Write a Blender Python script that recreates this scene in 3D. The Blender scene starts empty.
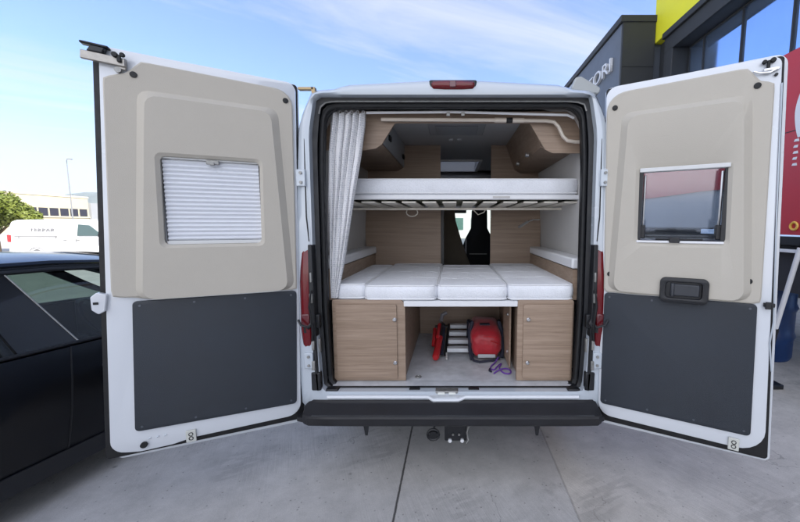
import bpy, bmesh, math, random
from mathutils import Vector, Matrix, noise
R = math.radians
random.seed(7)
sc = bpy.context.scene
COL = sc.collection

# ------------------------------------------------------------------ camera
cd = bpy.data.cameras.new('camera'); cam = bpy.data.objects.new('camera', cd); COL.objects.link(cam)
PITCH = math.atan(36/350.)
cam.location = (0, -2.15, 1.65)
cam.rotation_euler = (R(90)-PITCH, 0, 0)
cd.sensor_fit = 'HORIZONTAL'; cd.sensor_width = 36
cd.lens = 36*350/800.
cd.shift_x = (400-453)/800.
cd.clip_start = 0.03; cd.clip_end = 9000
sc.camera = cam

# ------------------------------------------------------------------ light, sky, exposure
SUN_AZ = math.atan2(.86, -.51)      # compass angle from +Y towards +X
SUN_EL = R(43)
sd = Vector((math.sin(SUN_AZ)*math.cos(SUN_EL), math.cos(SUN_AZ)*math.cos(SUN_EL), math.sin(SUN_EL)))
sl = bpy.data.lights.new('sun', 'SUN'); sl.energy = 3.6; sl.angle = R(0.53); sl.color = (1, .94, .86)
so = bpy.data.objects.new('sun', sl); COL.objects.link(so)
so.rotation_euler = (-sd).to_track_quat('-Z', 'Y').to_euler(); so.location = sd*60
w = bpy.data.worlds.new('World'); sc.world = w; w.use_nodes = True
nt = w.node_tree; N = nt.nodes; L = nt.links; N.clear()
out = N.new('ShaderNodeOutputWorld'); bg = N.new('ShaderNodeBackground'); bg.inputs[1].default_value = 0.135
sky = N.new('ShaderNodeTexSky'); sky.sky_type = 'NISHITA'; sky.sun_disc = False
sky.sun_elevation = SUN_EL; sky.sun_rotation = SUN_AZ
sky.air_density = 1.0; sky.dust_density = .7; sky.ozone_density = 2.5
tc = N.new('ShaderNodeTexCoord')
sep = N.new('ShaderNodeSeparateXYZ'); L.new(tc.outputs['Generated'], sep.inputs[0])
# thin high cloud: the view ray met with a flat layer, so streaks shrink towards the horizon
mz = N.new('ShaderNodeMath'); mz.operation = 'MAXIMUM'; mz.inputs[1].default_value = .06; L.new(sep.outputs[2], mz.inputs[0])
dx = N.new('ShaderNodeMath'); dx.operation = 'DIVIDE'; L.new(sep.outputs[0], dx.inputs[0]); L.new(mz.outputs[0], dx.inputs[1])
dy = N.new('ShaderNodeMath'); dy.operation = 'DIVIDE'; L.new(sep.outputs[1], dy.inputs[0]); L.new(mz.outputs[0], dy.inputs[1])
cb = N.new('ShaderNodeCombineXYZ'); L.new(dx.outputs[0], cb.inputs[0]); L.new(dy.outputs[0], cb.inputs[1])
mp0 = N.new('ShaderNodeMapping'); mp0.inputs['Rotation'].default_value = (0, 0, R(-32)); L.new(cb.outputs[0], mp0.inputs[0])
mp = N.new('ShaderNodeMapping'); mp.inputs['Scale'].default_value = (.30, 1.0, 1); mp.inputs['Location'].default_value = (2.3, .7, 0)
L.new(mp0.outputs[0], mp.inputs[0])
nz = N.new('ShaderNodeTexNoise'); nz.inputs['Scale'].default_value = 1.1; nz.inputs['Detail'].default_value = 9; nz.inputs['Roughness'].default_value = .62; nz.inputs['Distortion'].default_value = .5
L.new(mp.outputs[0], nz.inputs['Vector'])
rp = N.new('ShaderNodeValToRGB'); rp.color_ramp.elements[0].position = .43; rp.color_ramp.elements[1].position = .70
rp.color_ramp.elements[0].color = (0, 0, 0, 1); rp.color_ramp.elements[1].color = (.85, .85, .85, 1)
L.new(nz.outputs['Fac'], rp.inputs[0])
hz = N.new('ShaderNodeMapRange'); hz.inputs[1].default_value = 0.0; hz.inputs[2].default_value = .24; hz.inputs[3].default_value = .92; hz.inputs[4].default_value = .04
L.new(sep.outputs[2], hz.inputs[0])
mxf = N.new('ShaderNodeMath'); mxf.operation = 'MAXIMUM'; L.new(rp.outputs[0], mxf.inputs[0]); L.new(hz.outputs[0], mxf.inputs[1])
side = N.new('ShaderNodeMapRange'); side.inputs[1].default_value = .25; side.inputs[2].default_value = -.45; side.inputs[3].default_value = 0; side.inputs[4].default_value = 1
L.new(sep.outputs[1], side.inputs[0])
ccol = N.new('ShaderNodeMix'); ccol.data_type = 'RGBA'; ccol.inputs['A'].default_value = (2.7, 2.8, 2.95, 1); ccol.inputs['B'].default_value = (8.4, 8.2, 8.0, 1)  # second colour: brighter cloud, added on the unseen side behind the camera
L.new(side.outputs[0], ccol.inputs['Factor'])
fill_bank = N.new('ShaderNodeMath'); fill_bank.operation = 'MULTIPLY'; fill_bank.inputs[1].default_value = .62; L.new(side.outputs[0], fill_bank.inputs[0])  # unseen cloud behind the camera, added to brighten ground and doors
mxg = N.new('ShaderNodeMath'); mxg.operation = 'MAXIMUM'; L.new(mxf.outputs[0], mxg.inputs[0]); L.new(fill_bank.outputs[0], mxg.inputs[1]); mxf = mxg
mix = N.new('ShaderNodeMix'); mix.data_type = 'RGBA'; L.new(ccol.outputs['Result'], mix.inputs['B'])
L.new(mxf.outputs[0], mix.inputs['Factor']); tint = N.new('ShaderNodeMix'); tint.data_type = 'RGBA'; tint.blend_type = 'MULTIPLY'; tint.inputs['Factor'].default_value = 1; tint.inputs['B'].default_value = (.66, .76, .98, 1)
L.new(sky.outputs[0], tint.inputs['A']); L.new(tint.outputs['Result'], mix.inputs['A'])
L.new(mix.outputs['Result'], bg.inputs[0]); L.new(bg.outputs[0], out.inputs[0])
vs = sc.view_settings; vs.view_transform = 'Standard'; vs.look = 'None'; vs.gamma = 1; vs.use_curve_mapping = False
vs.exposure = 1.3
sc.cycles.max_bounces = 10; sc.cycles.transparent_max_bounces = 16; sc.cycles.diffuse_bounces = 6

# ------------------------------------------------------------------ materials
MATS = {}
def mat(name, base, rough=.5, metal=0., var=.0, vscale=8., bump=0., bscale=60., coat=0., spec=.5, trans=0., alpha=None, sheen=0.):
    if name in MATS: return MATS[name]
    m = bpy.data.materials.new(name); m.use_nodes = True
    t = m.node_tree; b = t.nodes['Principled BSDF']
    b.inputs['Base Color'].default_value = (*base, 1); b.inputs['Roughness'].default_value = rough
    b.inputs['Metallic'].default_value = metal; b.inputs['Coat Weight'].default_value = coat
    b.inputs['Coat Roughness'].default_value = .05
    b.inputs['Specular IOR Level'].default_value = spec; b.inputs['Transmission Weight'].default_value = trans
    b.inputs['Sheen Weight'].default_value = sheen
    co = t.nodes.new('ShaderNodeTexCoord')
    if var > 0:
        n = t.nodes.new('ShaderNodeTexNoise'); n.inputs['Scale'].default_value = vscale; n.inputs['Detail'].default_value = 6; n.inputs['Roughness'].default_value = .65
        t.links.new(co.outputs['Object'], n.inputs['Vector'])
        mr = t.nodes.new('ShaderNodeMapRange'); mr.inputs[1].default_value = .3; mr.inputs[2].default_value = .7
        mr.inputs[3].default_value = 1-var; mr.inputs[4].default_value = 1+var
        t.links.new(n.outputs['Fac'], mr.inputs[0])
        mx = t.nodes.new('ShaderNodeVectorMath'); mx.operation = 'SCALE'; mx.inputs[0].default_value = base
        t.links.new(mr.outputs[0], mx.inputs['Scale']); t.links.new(mx.outputs[0], b.inputs['Base Color'])
        r2 = t.nodes.new('ShaderNodeMapRange'); r2.inputs[1].default_value = .3; r2.inputs[2].default_value = .7
        r2.inputs[3].default_value = max(.02, rough-.08); r2.inputs[4].default_value = min(1, rough+.1)
        t.links.new(n.outputs['Fac'], r2.inputs[0]); t.links.new(r2.outputs[0], b.inputs['Roughness'])
    if bump > 0:
        n2 = t.nodes.new('ShaderNodeTexNoise'); n2.inputs['Scale'].default_value = bscale; n2.inputs['Detail'].default_value = 4
        t.links.new(co.outputs['Object'], n2.inputs['Vector'])
        bp = t.nodes.new('ShaderNodeBump'); bp.inputs['Strength'].default_value = bump; bp.inputs['Distance'].default_value = .01
        t.links.new(n2.outputs['Fac'], bp.inputs['Height']); t.links.new(bp.outputs[0], b.inputs['Normal'])
    MATS[name] = m; return m

def wood(name, c1, c2, axis='X', scale=1.0, rough=.5):
    if name in MATS: return MATS[name]
    m = bpy.data.materials.new(name); m.use_nodes = True; t = m.node_tree; b = t.nodes['Principled BSDF']
    co = t.nodes.new('ShaderNodeTexCoord'); mp = t.nodes.new('ShaderNodeMapping')
    s = {'X': (1.2, 6, 34), 'Z': (34, 34, 1.2), 'Y': (34, 1.2, 34)}[axis]
    oi = t.nodes.new('ShaderNodeObjectInfo'); ad = t.nodes.new('ShaderNodeVectorMath'); ad.operation = 'SCALE'; ad.inputs[0].default_value = (7, 3, 11); t.links.new(oi.outputs['Random'], ad.inputs['Scale']); a2 = t.nodes.new('ShaderNodeVectorMath'); t.links.new(co.outputs['Object'], a2.inputs[0]); t.links.new(ad.outputs[0], a2.inputs[1])
    mp.inputs['Scale'].default_value = [v*scale for v in s]
    t.links.new(a2.outputs[0], mp.inputs[0])
    n = t.nodes.new('ShaderNodeTexNoise'); n.inputs['Scale'].default_value = 1.6; n.inputs['Detail'].default_value = 8; n.inputs['Roughness'].default_value = .7; n.inputs['Distortion'].default_value = .5
    t.links.new(mp.outputs[0], n.inputs['Vector'])
    r = t.nodes.new('ShaderNodeValToRGB'); r.color_ramp.elements[0].position = .33; r.color_ramp.elements[1].position = .66
    r.color_ramp.elements[0].color = (*c1, 1); r.color_ramp.elements[1].color = (*c2, 1)
    t.links.new(n.outputs['Fac'], r.inputs[0]); t.links.new(r.outputs[0], b.inputs['Base Color'])
    b.inputs['Roughness'].default_value = rough
    bp = t.nodes.new('ShaderNodeBump'); bp.inputs['Strength'].default_value = .12; bp.inputs['Distance'].default_value = .004
    t.links.new(n.outputs['Fac'], bp.inputs['Height']); t.links.new(bp.outputs[0], b.inputs['Normal'])
    MATS[name] = m; return m

def glass(name, tint=(.9, .95, .95), opacity=.12, rough=.0, gl=(1, 1, 1), k=1.0):
    """thin pane: lets light through, mirrors at grazing angles"""
    if name in MATS: return MATS[name]
    m = bpy.data.materials.new(name); m.use_nodes = True; t = m.node_tree; t.nodes.clear()
    o = t.nodes.new('ShaderNodeOutputMaterial'); tr = t.nodes.new('ShaderNodeBsdfTransparent'); tr.inputs[0].default_value = (*tint, 1)
    g = t.nodes.new('ShaderNodeBsdfGlossy'); g.inputs['Roughness'].default_value = rough; g.inputs[0].default_value = (*gl, 1)
    f = t.nodes.new('ShaderNodeFresnel'); f.inputs[0].default_value = 1.5
    a = t.nodes.new('ShaderNodeMath'); a.operation = 'MULTIPLY_ADD'; a.inputs[1].default_value = k; a.inputs[2].default_value = opacity; a.use_clamp = True
    mx = t.nodes.new('ShaderNodeMixShader')
    t.links.new(f.outputs[0], a.inputs[0]); t.links.new(a.outputs[0], mx.inputs[0]); t.links.new(tr.outputs[0], mx.inputs[1]); t.links.new(g.outputs[0], mx.inputs[2]); t.links.new(mx.outputs[0], o.inputs[0])
    MATS[name] = m; return m

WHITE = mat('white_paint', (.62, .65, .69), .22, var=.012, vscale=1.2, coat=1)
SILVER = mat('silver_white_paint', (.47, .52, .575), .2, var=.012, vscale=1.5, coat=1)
BEIGE = mat('beige_trim', (.465, .435, .378), .7, var=.035, vscale=1.6, bump=.22, bscale=420)
SLATE = mat('slate_panel', (.020, .026, .036), .5, var=.18, vscale=2.6, bump=.25, bscale=550)
RUBBER = mat('black_rubber', (.004, .0045, .006), .6, var=.2, vscale=30)
BLACKP = mat('black_plastic', (.008, .009, .012), .42, var=.2, vscale=12, bump=.1, bscale=300)
BUMPM = mat('bumper_plastic', (.009, .0092, .012), .5, var=.4, vscale=7, bump=.15, bscale=350)
STEEL = mat('steel', (.55, .55, .56), .32, 1.0, var=.15, vscale=20)
ALU = mat('aluminium', (.75, .76, .78), .36, 1.0, var=.06, vscale=20)
GALV = mat('dull_metal', (.30, .30, .29), .5, .7, var=.25, vscale=40)
WOODX = wood('oak_laminate', (.235, .165, .115), (.365, .27, .20), 'X')
WOODD = wood('walnut_laminate', (.23, .160, .115), (.33, .245, .18), 'X', .8)
WOODZ = wood('oak_edge', (.27, .185, .13), (.38, .28, .205), 'Z')
PALEW = mat('birch_slat', (.70, .66, .58), .5, var=.12, vscale=10)
LINER = mat('interior_liner', (.50, .49, .48), .75, var=.04, vscale=4, bump=.05, bscale=300)
CEIL = mat('interior_ceiling', (.48, .48, .48), .7, var=.03, vscale=4)
PWHITE = mat('white_laminate', (.72, .73, .75), .4, var=.03)
FLOORM = mat('marbled_vinyl', (.46, .47, .49), .5, var=.22, vscale=9)
RED = mat('red_nylon', (.36, .010, .020), .42, var=.2, vscale=14, bump=.5, bscale=22, sheen=.2)
REDP = mat('red_enamel', (.48, .02, .025), .25, coat=.3)
REDPANEL = mat('red_vinyl', (.46, .03, .045), .45, var=.06, vscale=2)
PURPLE = mat('purple_cord', (.14, .045, .33), .7)
NAVY = mat('black_strap', (.012, .014, .03), .7)
TAIL = mat('taillight_red', (.13, .004, .008), .2, coat=.4, spec=.4)
TAILD = mat('taillight_dark', (.10, .006, .01), .2, coat=1.0)
CARP = mat('midnight_car_paint', (.0018, .0019, .003), .28, metal=.0, coat=.45, spec=.2)
CARR = mat('car_sill_plastic', (.012, .0125, .015), .5, var=.1)
SEATM = mat('seat_black', (.012, .012, .014), .8)
OLIVE = mat('olive_cloth', (.12, .10, .075), .9, var=.15)
TYRE = mat('tyre', (.018, .018, .018), .8)
CARGL = glass('car_glass', (.30, .37, .345), .03, k=.8)
WSGL = glass('windscreen_glass', (.82, .9, .87), .02, k=.6)
ACRYL = glass('acrylic_pane', (.80, .82, .84), .16, .12, gl=(.9, .95, 1))
DKGL = glass('dark_glass', (.06, .07, .08), .05)

# ------------------------------------------------------------------ mesh helpers
def tag(o, label=None, cat=None, group=None, kind=None):
    if label: o['label'] = label
    if cat: o['category'] = cat
    if group: o['group'] = group
    if kind: o['kind'] = kind
    return o
def thing(name, label, cat, loc=(0, 0, 0), rz=0, group=None):
    o = bpy.data.objects.new(name, None); COL.objects.link(o); o.location = loc; o.rotation_euler = (0, 0, rz)
    o.empty_display_size = .1
    return tag(o, label, cat, group)
def link(name, me, m, parent=None, smooth=True, ang=35, bevel=0, seg=2):
    o = bpy.data.objects.new(name, me); COL.objects.link(o)
    if m is not None and not me.materials: me.materials.append(m)
    if smooth:
        me.shade_smooth(); me.set_sharp_from_angle(angle=R(ang))
    if bevel:
        b = o.modifiers.new('bevel', 'BEVEL'); b.width = bevel; b.segments = seg; b.limit_method = 'ANGLE'; b.angle_limit = R(35); b.harden_normals = False
    if parent: o.parent = parent
    return o
class MB:
    def __init__(s): s.v = []; s.f = []; s.mi = []
    def add(s, vs, fs, mi=0):
        b = len(s.v); s.v += [tuple(v) for v in vs]; s.f += [tuple(i+b for i in f) for f in fs]; s.mi += [mi]*len(fs)
    def box(s, x0, x1, y0, y1, z0, z1, mi=0, M=None):
        vs = [Vector((x, y, z)) for x in (x0, x1) for y in (y0, y1) for z in (z0, z1)]
        if M: vs = [M @ v for v in vs]
        s.add(vs, [(0, 1, 3, 2), (4, 6, 7, 5), (0, 4, 5, 1), (2, 3, 7, 6), (0, 2, 6, 4), (1, 5, 7, 3)], mi); return s
    def loft(s, loops, closed=True, cap0=True, cap1=True, mi=0):
        n = len(loops[0]); b = len(s.v)
        for lp in loops: s.v += [tuple(p) for p in lp]
        for k in range(len(loops)-1):
            for i in range(n if closed else n-1):
                j = (i+1) % n
                s.f.append((b+k*n+i, b+k*n+j, b+(k+1)*n+j, b+(k+1)*n+i)); s.mi.append(mi)
        if closed and cap0: s.f.append(tuple(b+i for i in range(n))[::-1]); s.mi.append(mi)
        if closed and cap1: s.f.append(tuple(b+(len(loops)-1)*n+i for i in range(n))); s.mi.append(mi)
        return s
    def tube(s, path, r, seg=10, closed=False, mi=0, cap=True):
        path = [Vector(p) for p in path]; loops = []; n = len(path); up = None
        for i, p in enumerate(path):
            if closed: t = (path[(i+1) % n]-path[i-1])
            else: t = (path[min(i+1, n-1)]-path[max(i-1, 0)])
            t.normalize()
            if up is None:
                up = Vector((0, 0, 1)) if abs(t.z) < .9 else Vector((1, 0, 0))
            a = t.cross(up)
            if a.length < 1e-4: a = t.orthogonal()
            a.normalize(); b = a.cross(t).normalized(); up = b
            rr = r[i] if isinstance(r, (list, tuple)) else r
            loops.append([p+a*math.cos(2*math.pi*k/seg)*rr+b*math.sin(2*math.pi*k/seg)*rr for k in range(seg)])
        if closed: loops.append(loops[0])
        return s.loft(loops, True, cap and not closed, cap and not closed, mi)
    def prism(s, poly, axis, a, b, mi=0):
        """poly of 2D points extruded from a to b along the axis: y -> (x,z), x -> (y,z), z -> (x,y)"""
        f = {'y': lambda p, t: (p[0], t, p[1]), 'x': lambda p, t: (t, p[0], p[1]), 'z': lambda p, t: (p[0], p[1], t)}[axis]
        return s.loft([[f(p, a) for p in poly], [f(p, b) for p in poly]], mi=mi)
    def build(s, name, m, parent=None, recalc=True, **k):
        me = bpy.data.meshes.new(name); me.from_pydata(s.v, [], s.f)
        ms = m if isinstance(m, (list, tuple)) else [m]
        for q in ms: me.materials.append(q)
        for i, p in enumerate(me.polygons): p.material_index = s.mi[i]
        if recalc:
            bm = bmesh.new(); bm.from_mesh(me); bmesh.ops.remove_doubles(bm, verts=bm.verts, dist=1e-5); bmesh.ops.recalc_face_normals(bm, faces=bm.faces); bm.to_mesh(me); bm.free()
        return link(name, me, None, parent, **k)
def rpoly(pts, r, seg=6):
    """round the corners of a polygon; r a number or one per corner"""
    out = []; n = len(pts)
    for i in range(n):
        p = Vector(pts[i]).to_2d(); a = Vector(pts[i-1]).to_2d(); c = Vector(pts[(i+1) % n]).to_2d()
        rr = r[i] if isinstance(r, (list, tuple)) else r
        d1 = (a-p).normalized(); d2 = (c-p).normalized()
        if rr < 1e-5: out.append(tuple(p)); continue
        ang = d1.angle(d2); t = min(rr/math.tan(ang/2), (a-p).length*.49, (c-p).length*.49); rr2 = t*math.tan(ang/2)
        p1 = p+d1*t; p2 = p+d2*t; ctr = p+(d1+d2).normalized()*(rr2/math.sin(ang/2))
        a1 = math.atan2(p1.y-ctr.y, p1.x-ctr.x); a2 = math.atan2(p2.y-ctr.y, p2.x-ctr.x)
        da = (a2-a1+math.pi) % (2*math.pi)-math.pi
        for k in range(seg+1): out.append((ctr.x+rr2*math.cos(a1+da*k/seg), ctr.y+rr2*math.sin(a1+da*k/seg)))
    return out
def rect(x0, x1, y0, y1): return [(x0, y0), (x1, y0), (x1, y1), (x0, y1)]
def resample(pts, n):
    P = [Vector(p) for p in pts]; P.append(P[0]); ds = [0]
    for i in range(len(P)-1): ds.append(ds[-1]+(P[i+1]-P[i]).length)
    out = []; k = 0
    for i in range(n):
        t = ds[-1]*i/n
        while ds[k+1] < t: k += 1
        q = (t-ds[k])/max(1e-9, ds[k+1]-ds[k]); out.append(P[k].lerp(P[k+1], q))
    return out
def plate_mesh(loops, depth, bev=0.0):
    """flat plate with holes: XY outline(s), thickness 0..depth along Z, softened edges"""
    cu = bpy.data.curves.new('tmp', 'CURVE'); cu.dimensions = '2D'; cu.fill_mode = 'BOTH'
    for lp in loops:
        sp = cu.splines.new('POLY'); sp.points.add(len(lp)-1)
        for i, p in enumerate(lp): sp.points[i].co = (p[0], p[1], 0, 1)
        sp.use_cyclic_u = True
    cu.extrude = max(1e-4, depth/2-bev); cu.bevel_depth = bev; cu.bevel_resolution = 1; cu.offset = -bev
    o = bpy.data.objects.new('tmp', cu); COL.objects.link(o)
    dg = bpy.context.evaluated_depsgraph_get(); dg.update()
    me = bpy.data.meshes.new_from_object(o.evaluated_get(dg))
    bpy.data.objects.remove(o); bpy.data.curves.remove(cu)
    me.materials.clear()
    me.transform(Matrix.Translation((0, 0, depth/2)))
    return me
def plate(name, loops, n0, n1, m, parent, s=1, bev=.003, plane='door', **k):
    me = plate_mesh(loops, n1-n0, bev)
    if plane == 'door': M = Matrix(((1, 0, 0, 0), (0, 0, s, s*n0), (0, 1, 0, 0), (0, 0, 0, 1)))
    else: M = Matrix(((1, 0, 0, 0), (0, 1, 0, 0), (0, 0, 1, n0), (0, 0, 0, 1)))
    me.transform(M)
    bm = bmesh.new(); bm.from_mesh(me); bmesh.ops.remove_doubles(bm, verts=bm.verts, dist=1e-5); bmesh.ops.recalc_face_normals(bm, faces=bm.faces); bm.to_mesh(me); bm.free()
    return link(name, me, m, parent, **k)
def text_mesh(s, size, extrude=.01, width=None, align='LEFT'):
    cu = bpy.data.curves.new('tmp', 'FONT'); cu.body = s; cu.size = size; cu.extrude = extrude; cu.align_x = align
    o = bpy.data.objects.new('tmp', cu); COL.objects.link(o)
    dg = bpy.context.evaluated_depsgraph_get(); dg.update()
    me = bpy.data.meshes.new_from_object(o.evaluated_get(dg)); bpy.data.objects.remove(o); bpy.data.curves.remove(cu); me.materials.clear()
    if width:
        xs = [v.co.x for v in me.vertices]; q = width/(max(xs)-min(xs)); me.transform(Matrix.Diagonal((q, 1, 1, 1)))
    return me

# ================================================================== LARGE STRUCTURE
# ---- ground
def ground_material():
    m = bpy.data.materials.new('concrete_yard'); m.use_nodes = True; t = m.node_tree; b = t.nodes['Principled BSDF']; n = t.nodes; l = t.links
    co = n.new('ShaderNodeTexCoord'); sp = n.new('ShaderNodeSeparateXYZ'); l.new(co.outputs['Object'], sp.inputs[0])
    def noise_(sx, sy, rot, sc_, det, rough=.6):
        m0 = n.new('ShaderNodeMapping'); m0.inputs['Rotation'].default_value = (0, 0, R(rot)); l.new(co.outputs['Object'], m0.inputs[0])
        mp = n.new('ShaderNodeMapping'); mp.inputs['Scale'].default_value = (sx, sy, 1)
        l.new(m0.outputs[0], mp.inputs[0]); q = n.new('ShaderNodeTexNoise'); q.inputs['Scale'].default_value = sc_; q.inputs['Detail'].default_value = det; q.inputs['Roughness'].default_value = rough
        l.new(mp.outputs[0], q.inputs['Vector']); return q.outputs['Fac']
    def mr(x, a, b_, c, d):
        q = n.new('ShaderNodeMapRange'); q.inputs[1].default_value = a; q.inputs[2].default_value = b_; q.inputs[3].default_value = c; q.inputs[4].default_value = d; l.new(x, q.inputs[0]); return q.outputs[0]
    def ma(op, a, b_):
        q = n.new('ShaderNodeMath'); q.operation = op
        for i, x in enumerate((a, b_)):
            if x is None: continue
            if isinstance(x, (int, float)): q.inputs[i].default_value = x
            else: l.new(x, q.inputs[i])
        return q.outputs[0]
    big = mr(noise_(1, 1, 0, .55, 5), .3, .7, .90, 1.08)
    mid = mr(noise_(1, 1, 0, 4, 9, .75), .3, .7, .80, 1.16)
    fine = mr(noise_(1, 1, 0, 190, 6, .85), .3, .7, .74, 1.16)
    broom_r = noise_(3, 110, 53, 1, 7, .75)          # brushed finish, right slab
    broom_l = noise_(3, 120, 66, 1, 7, .75)           # brushed finish, left slabs
    right = ma('GREATER_THAN', sp.outputs[0], .71)
    lft = ma('LESS_THAN', sp.outputs[0], -.335)
    mxb = n.new('ShaderNodeMix'); l.new(right, mxb.inputs['Factor']); l.new(broom_l, mxb.inputs['A']); l.new(broom_r, mxb.inputs['B'])
    patch = mr(noise_(1, 1, 0, .9, 3), .42, .62, 0, 1)
    br = mr(mxb.outputs['Result'], .36, .64, .82, 1.08)
    br1 = n.new('ShaderNodeMix'); l.new(patch, br1.inputs['Factor']); br1.inputs['A'].default_value = 1.0; l.new(br, br1.inputs['B'])
    stain = mr(noise_(1, 1, 0, 2.3, 8, .75), .60, .75, 1, .68)
    spots = n.new('ShaderNodeTexVoronoi'); spots.inputs['Scale'].default_value = 2.6; l.new(co.outputs['Object'], spots.inputs['Vector'])
    sd_ = mr(spots.outputs['Distance'], .015, .05, .55, 1.0)
    val = ma('MULTIPLY', big, mid); val = ma('MULTIPLY', val, fine); val = ma('MULTIPLY', val, br1.outputs['Result']); val = ma('MULTIPLY', val, stain); val = ma('MULTIPLY', val, sd_)
    gv = n.new('ShaderNodeTexVoronoi'); gv.inputs['Scale'].default_value = 42; l.new(co.outputs['Object'], gv.inputs['Vector'])
    gs = n.new('ShaderNodeSeparateXYZ'); l.new(gv.outputs['Color'], gs.inputs[0]); gate = ma('GREATER_THAN', gs.outputs[0], .90)
    grit = n.new('ShaderNodeMix'); l.new(gate, grit.inputs['Factor']); grit.inputs['A'].default_value = 1.0; l.new(mr(gv.outputs['Distance'], .10, .30, .55, 1.0), grit.inputs['B'])
    val = ma('MULTIPLY', val, grit.outputs['Result'])
    ck = n.new('ShaderNodeTexVoronoi'); ck.feature = 'DISTANCE_TO_EDGE'; ck.inputs['Scale'].default_value = .55
    ckn = n.new('ShaderNodeTexNoise'); ckn.inputs['Scale'].default_value = 3.5; ckn.inputs['Detail'].default_value = 6; l.new(co.outputs['Object'], ckn.inputs['Vector'])
    cka = n.new('ShaderNodeVectorMath'); cka.operation = 'MULTIPLY_ADD'; cka.inputs[1].default_value = (.35, .35, .35); l.new(ckn.outputs['Color'], cka.inputs[0]); l.new(co.outputs['Object'], cka.inputs[2]); l.new(cka.outputs[0], ck.inputs['Vector'])
    cg = mr(noise_(1, 1, 0, .7, 2), .50, .60, 0, 1); cm = n.new('ShaderNodeMix'); l.new(cg, cm.inputs['Factor']); cm.inputs['A'].default_value = 1.0; l.new(mr(ck.outputs['Distance'], .0006, .0022, .62, 1.0), cm.inputs['B'])
    val = ma('MULTIPLY', val, cm.outputs['Result'])
    # joints between the slabs, running along the van, and cross joints every 5 m
    wob = mr(noise_(1, 1, 0, 30, 3), 0, 1, -.004, .004)
    xx = ma('ADD', sp.outputs[0], wob)
    j = None
    for x0, wd, dk in ((-.335, .0065, .16), (.712, .006, .72), (-4.5, .006, .2), (4.9, .006, .2), (-8.6, .006, .2)):
        d = ma('ABSOLUTE', ma('SUBTRACT', xx, x0), None)
        q = mr(d, wd*.6, wd*1.4, dk, 1.0); j = q if j is None else ma('MULTIPLY', j, q)
    ym = ma('PINGPONG', ma('ADD', sp.outputs[1], 2.3), 2.6)
    q = mr(ym, .004, .009, .3, 1.0); j = ma('MULTIPLY', j, q)
    tread = noise_(26, 5, 66, 1, 2, .5); tmask = mr(noise_(1, 1, 0, 1.6, 2), .56, .66, 0, 1)
    tr_ = n.new('ShaderNodeMix'); l.new(tmask, tr_.inputs['Factor']); tr_.inputs['A'].default_value = 1.0; l.new(mr(tread, .48, .56, .86, 1.0), tr_.inputs['B'])
    j = ma('MULTIPLY', j, tr_.outputs['Result'])
    val2 = ma('MULTIPLY', val, j)
    c = n.new('ShaderNodeMix'); c.data_type = 'RGBA'; l.new(right, c.inputs['Factor']); c.inputs['A'].default_value = (.505, .49, .47, 1); c.inputs['B'].default_value = (.56, .53, .485, 1)
    v = n.new('ShaderNodeVectorMath'); v.operation = 'SCALE'; l.new(c.outputs['Result'], v.inputs[0]); l.new(val2, v.inputs['Scale']); l.new(v.outputs[0], b.inputs['Base Color'])
    b.inputs['Roughness'].default_value = .82
    hgt = ma('ADD', ma('MULTIPLY', mxb.outputs['Result'], .5), ma('MULTIPLY', fine, .3)); hgt = ma('MULTIPLY', hgt, j)
    bp = n.new('ShaderNodeBump'); bp.inputs['Strength'].default_value = .35; bp.inputs['Distance'].default_value = .006; l.new(hgt, bp.inputs['Height']); l.new(bp.outputs[0], b.inputs['Normal'])
    return m
g = MB(); g.add([(-3000, -400, 0), (3000, -400, 0), (3000, 3500, 0), (-3000, 3500, 0)], [(0, 1, 2, 3)])
tag(g.build('ground', ground_material(), smooth=False), kind='structure')

# ---- hills far away on the left
def hills():
    xs = 120; b = MB(); rows = []
    for r_ in range(7):
        row = []
        for i in range(xs+1):
            x = -2900+i*5800/xs; q = r_/6
            h = (285+45*noise.noise(Vector((x*.0016, 3.1, 0)))+22*noise.noise(Vector((x*.006, 1, 0)))+6*noise.noise(Vector((x*.03, 5, 0))))
            row.append((x, 2100+q*800+120*noise.noise(Vector((x*.003, q*3, 2))), h*math.sin(q*math.pi/2)*.98+8*noise.noise(Vector((x*.01, q*7, 9)))*q))
        rows.append(row)
    b.loft(rows, closed=False)
    tag(b.build('hills', mat('hill_scrub', (.10, .125, .10), .9, var=.35, vscale=.02)), kind='structure')
hills()

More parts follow.
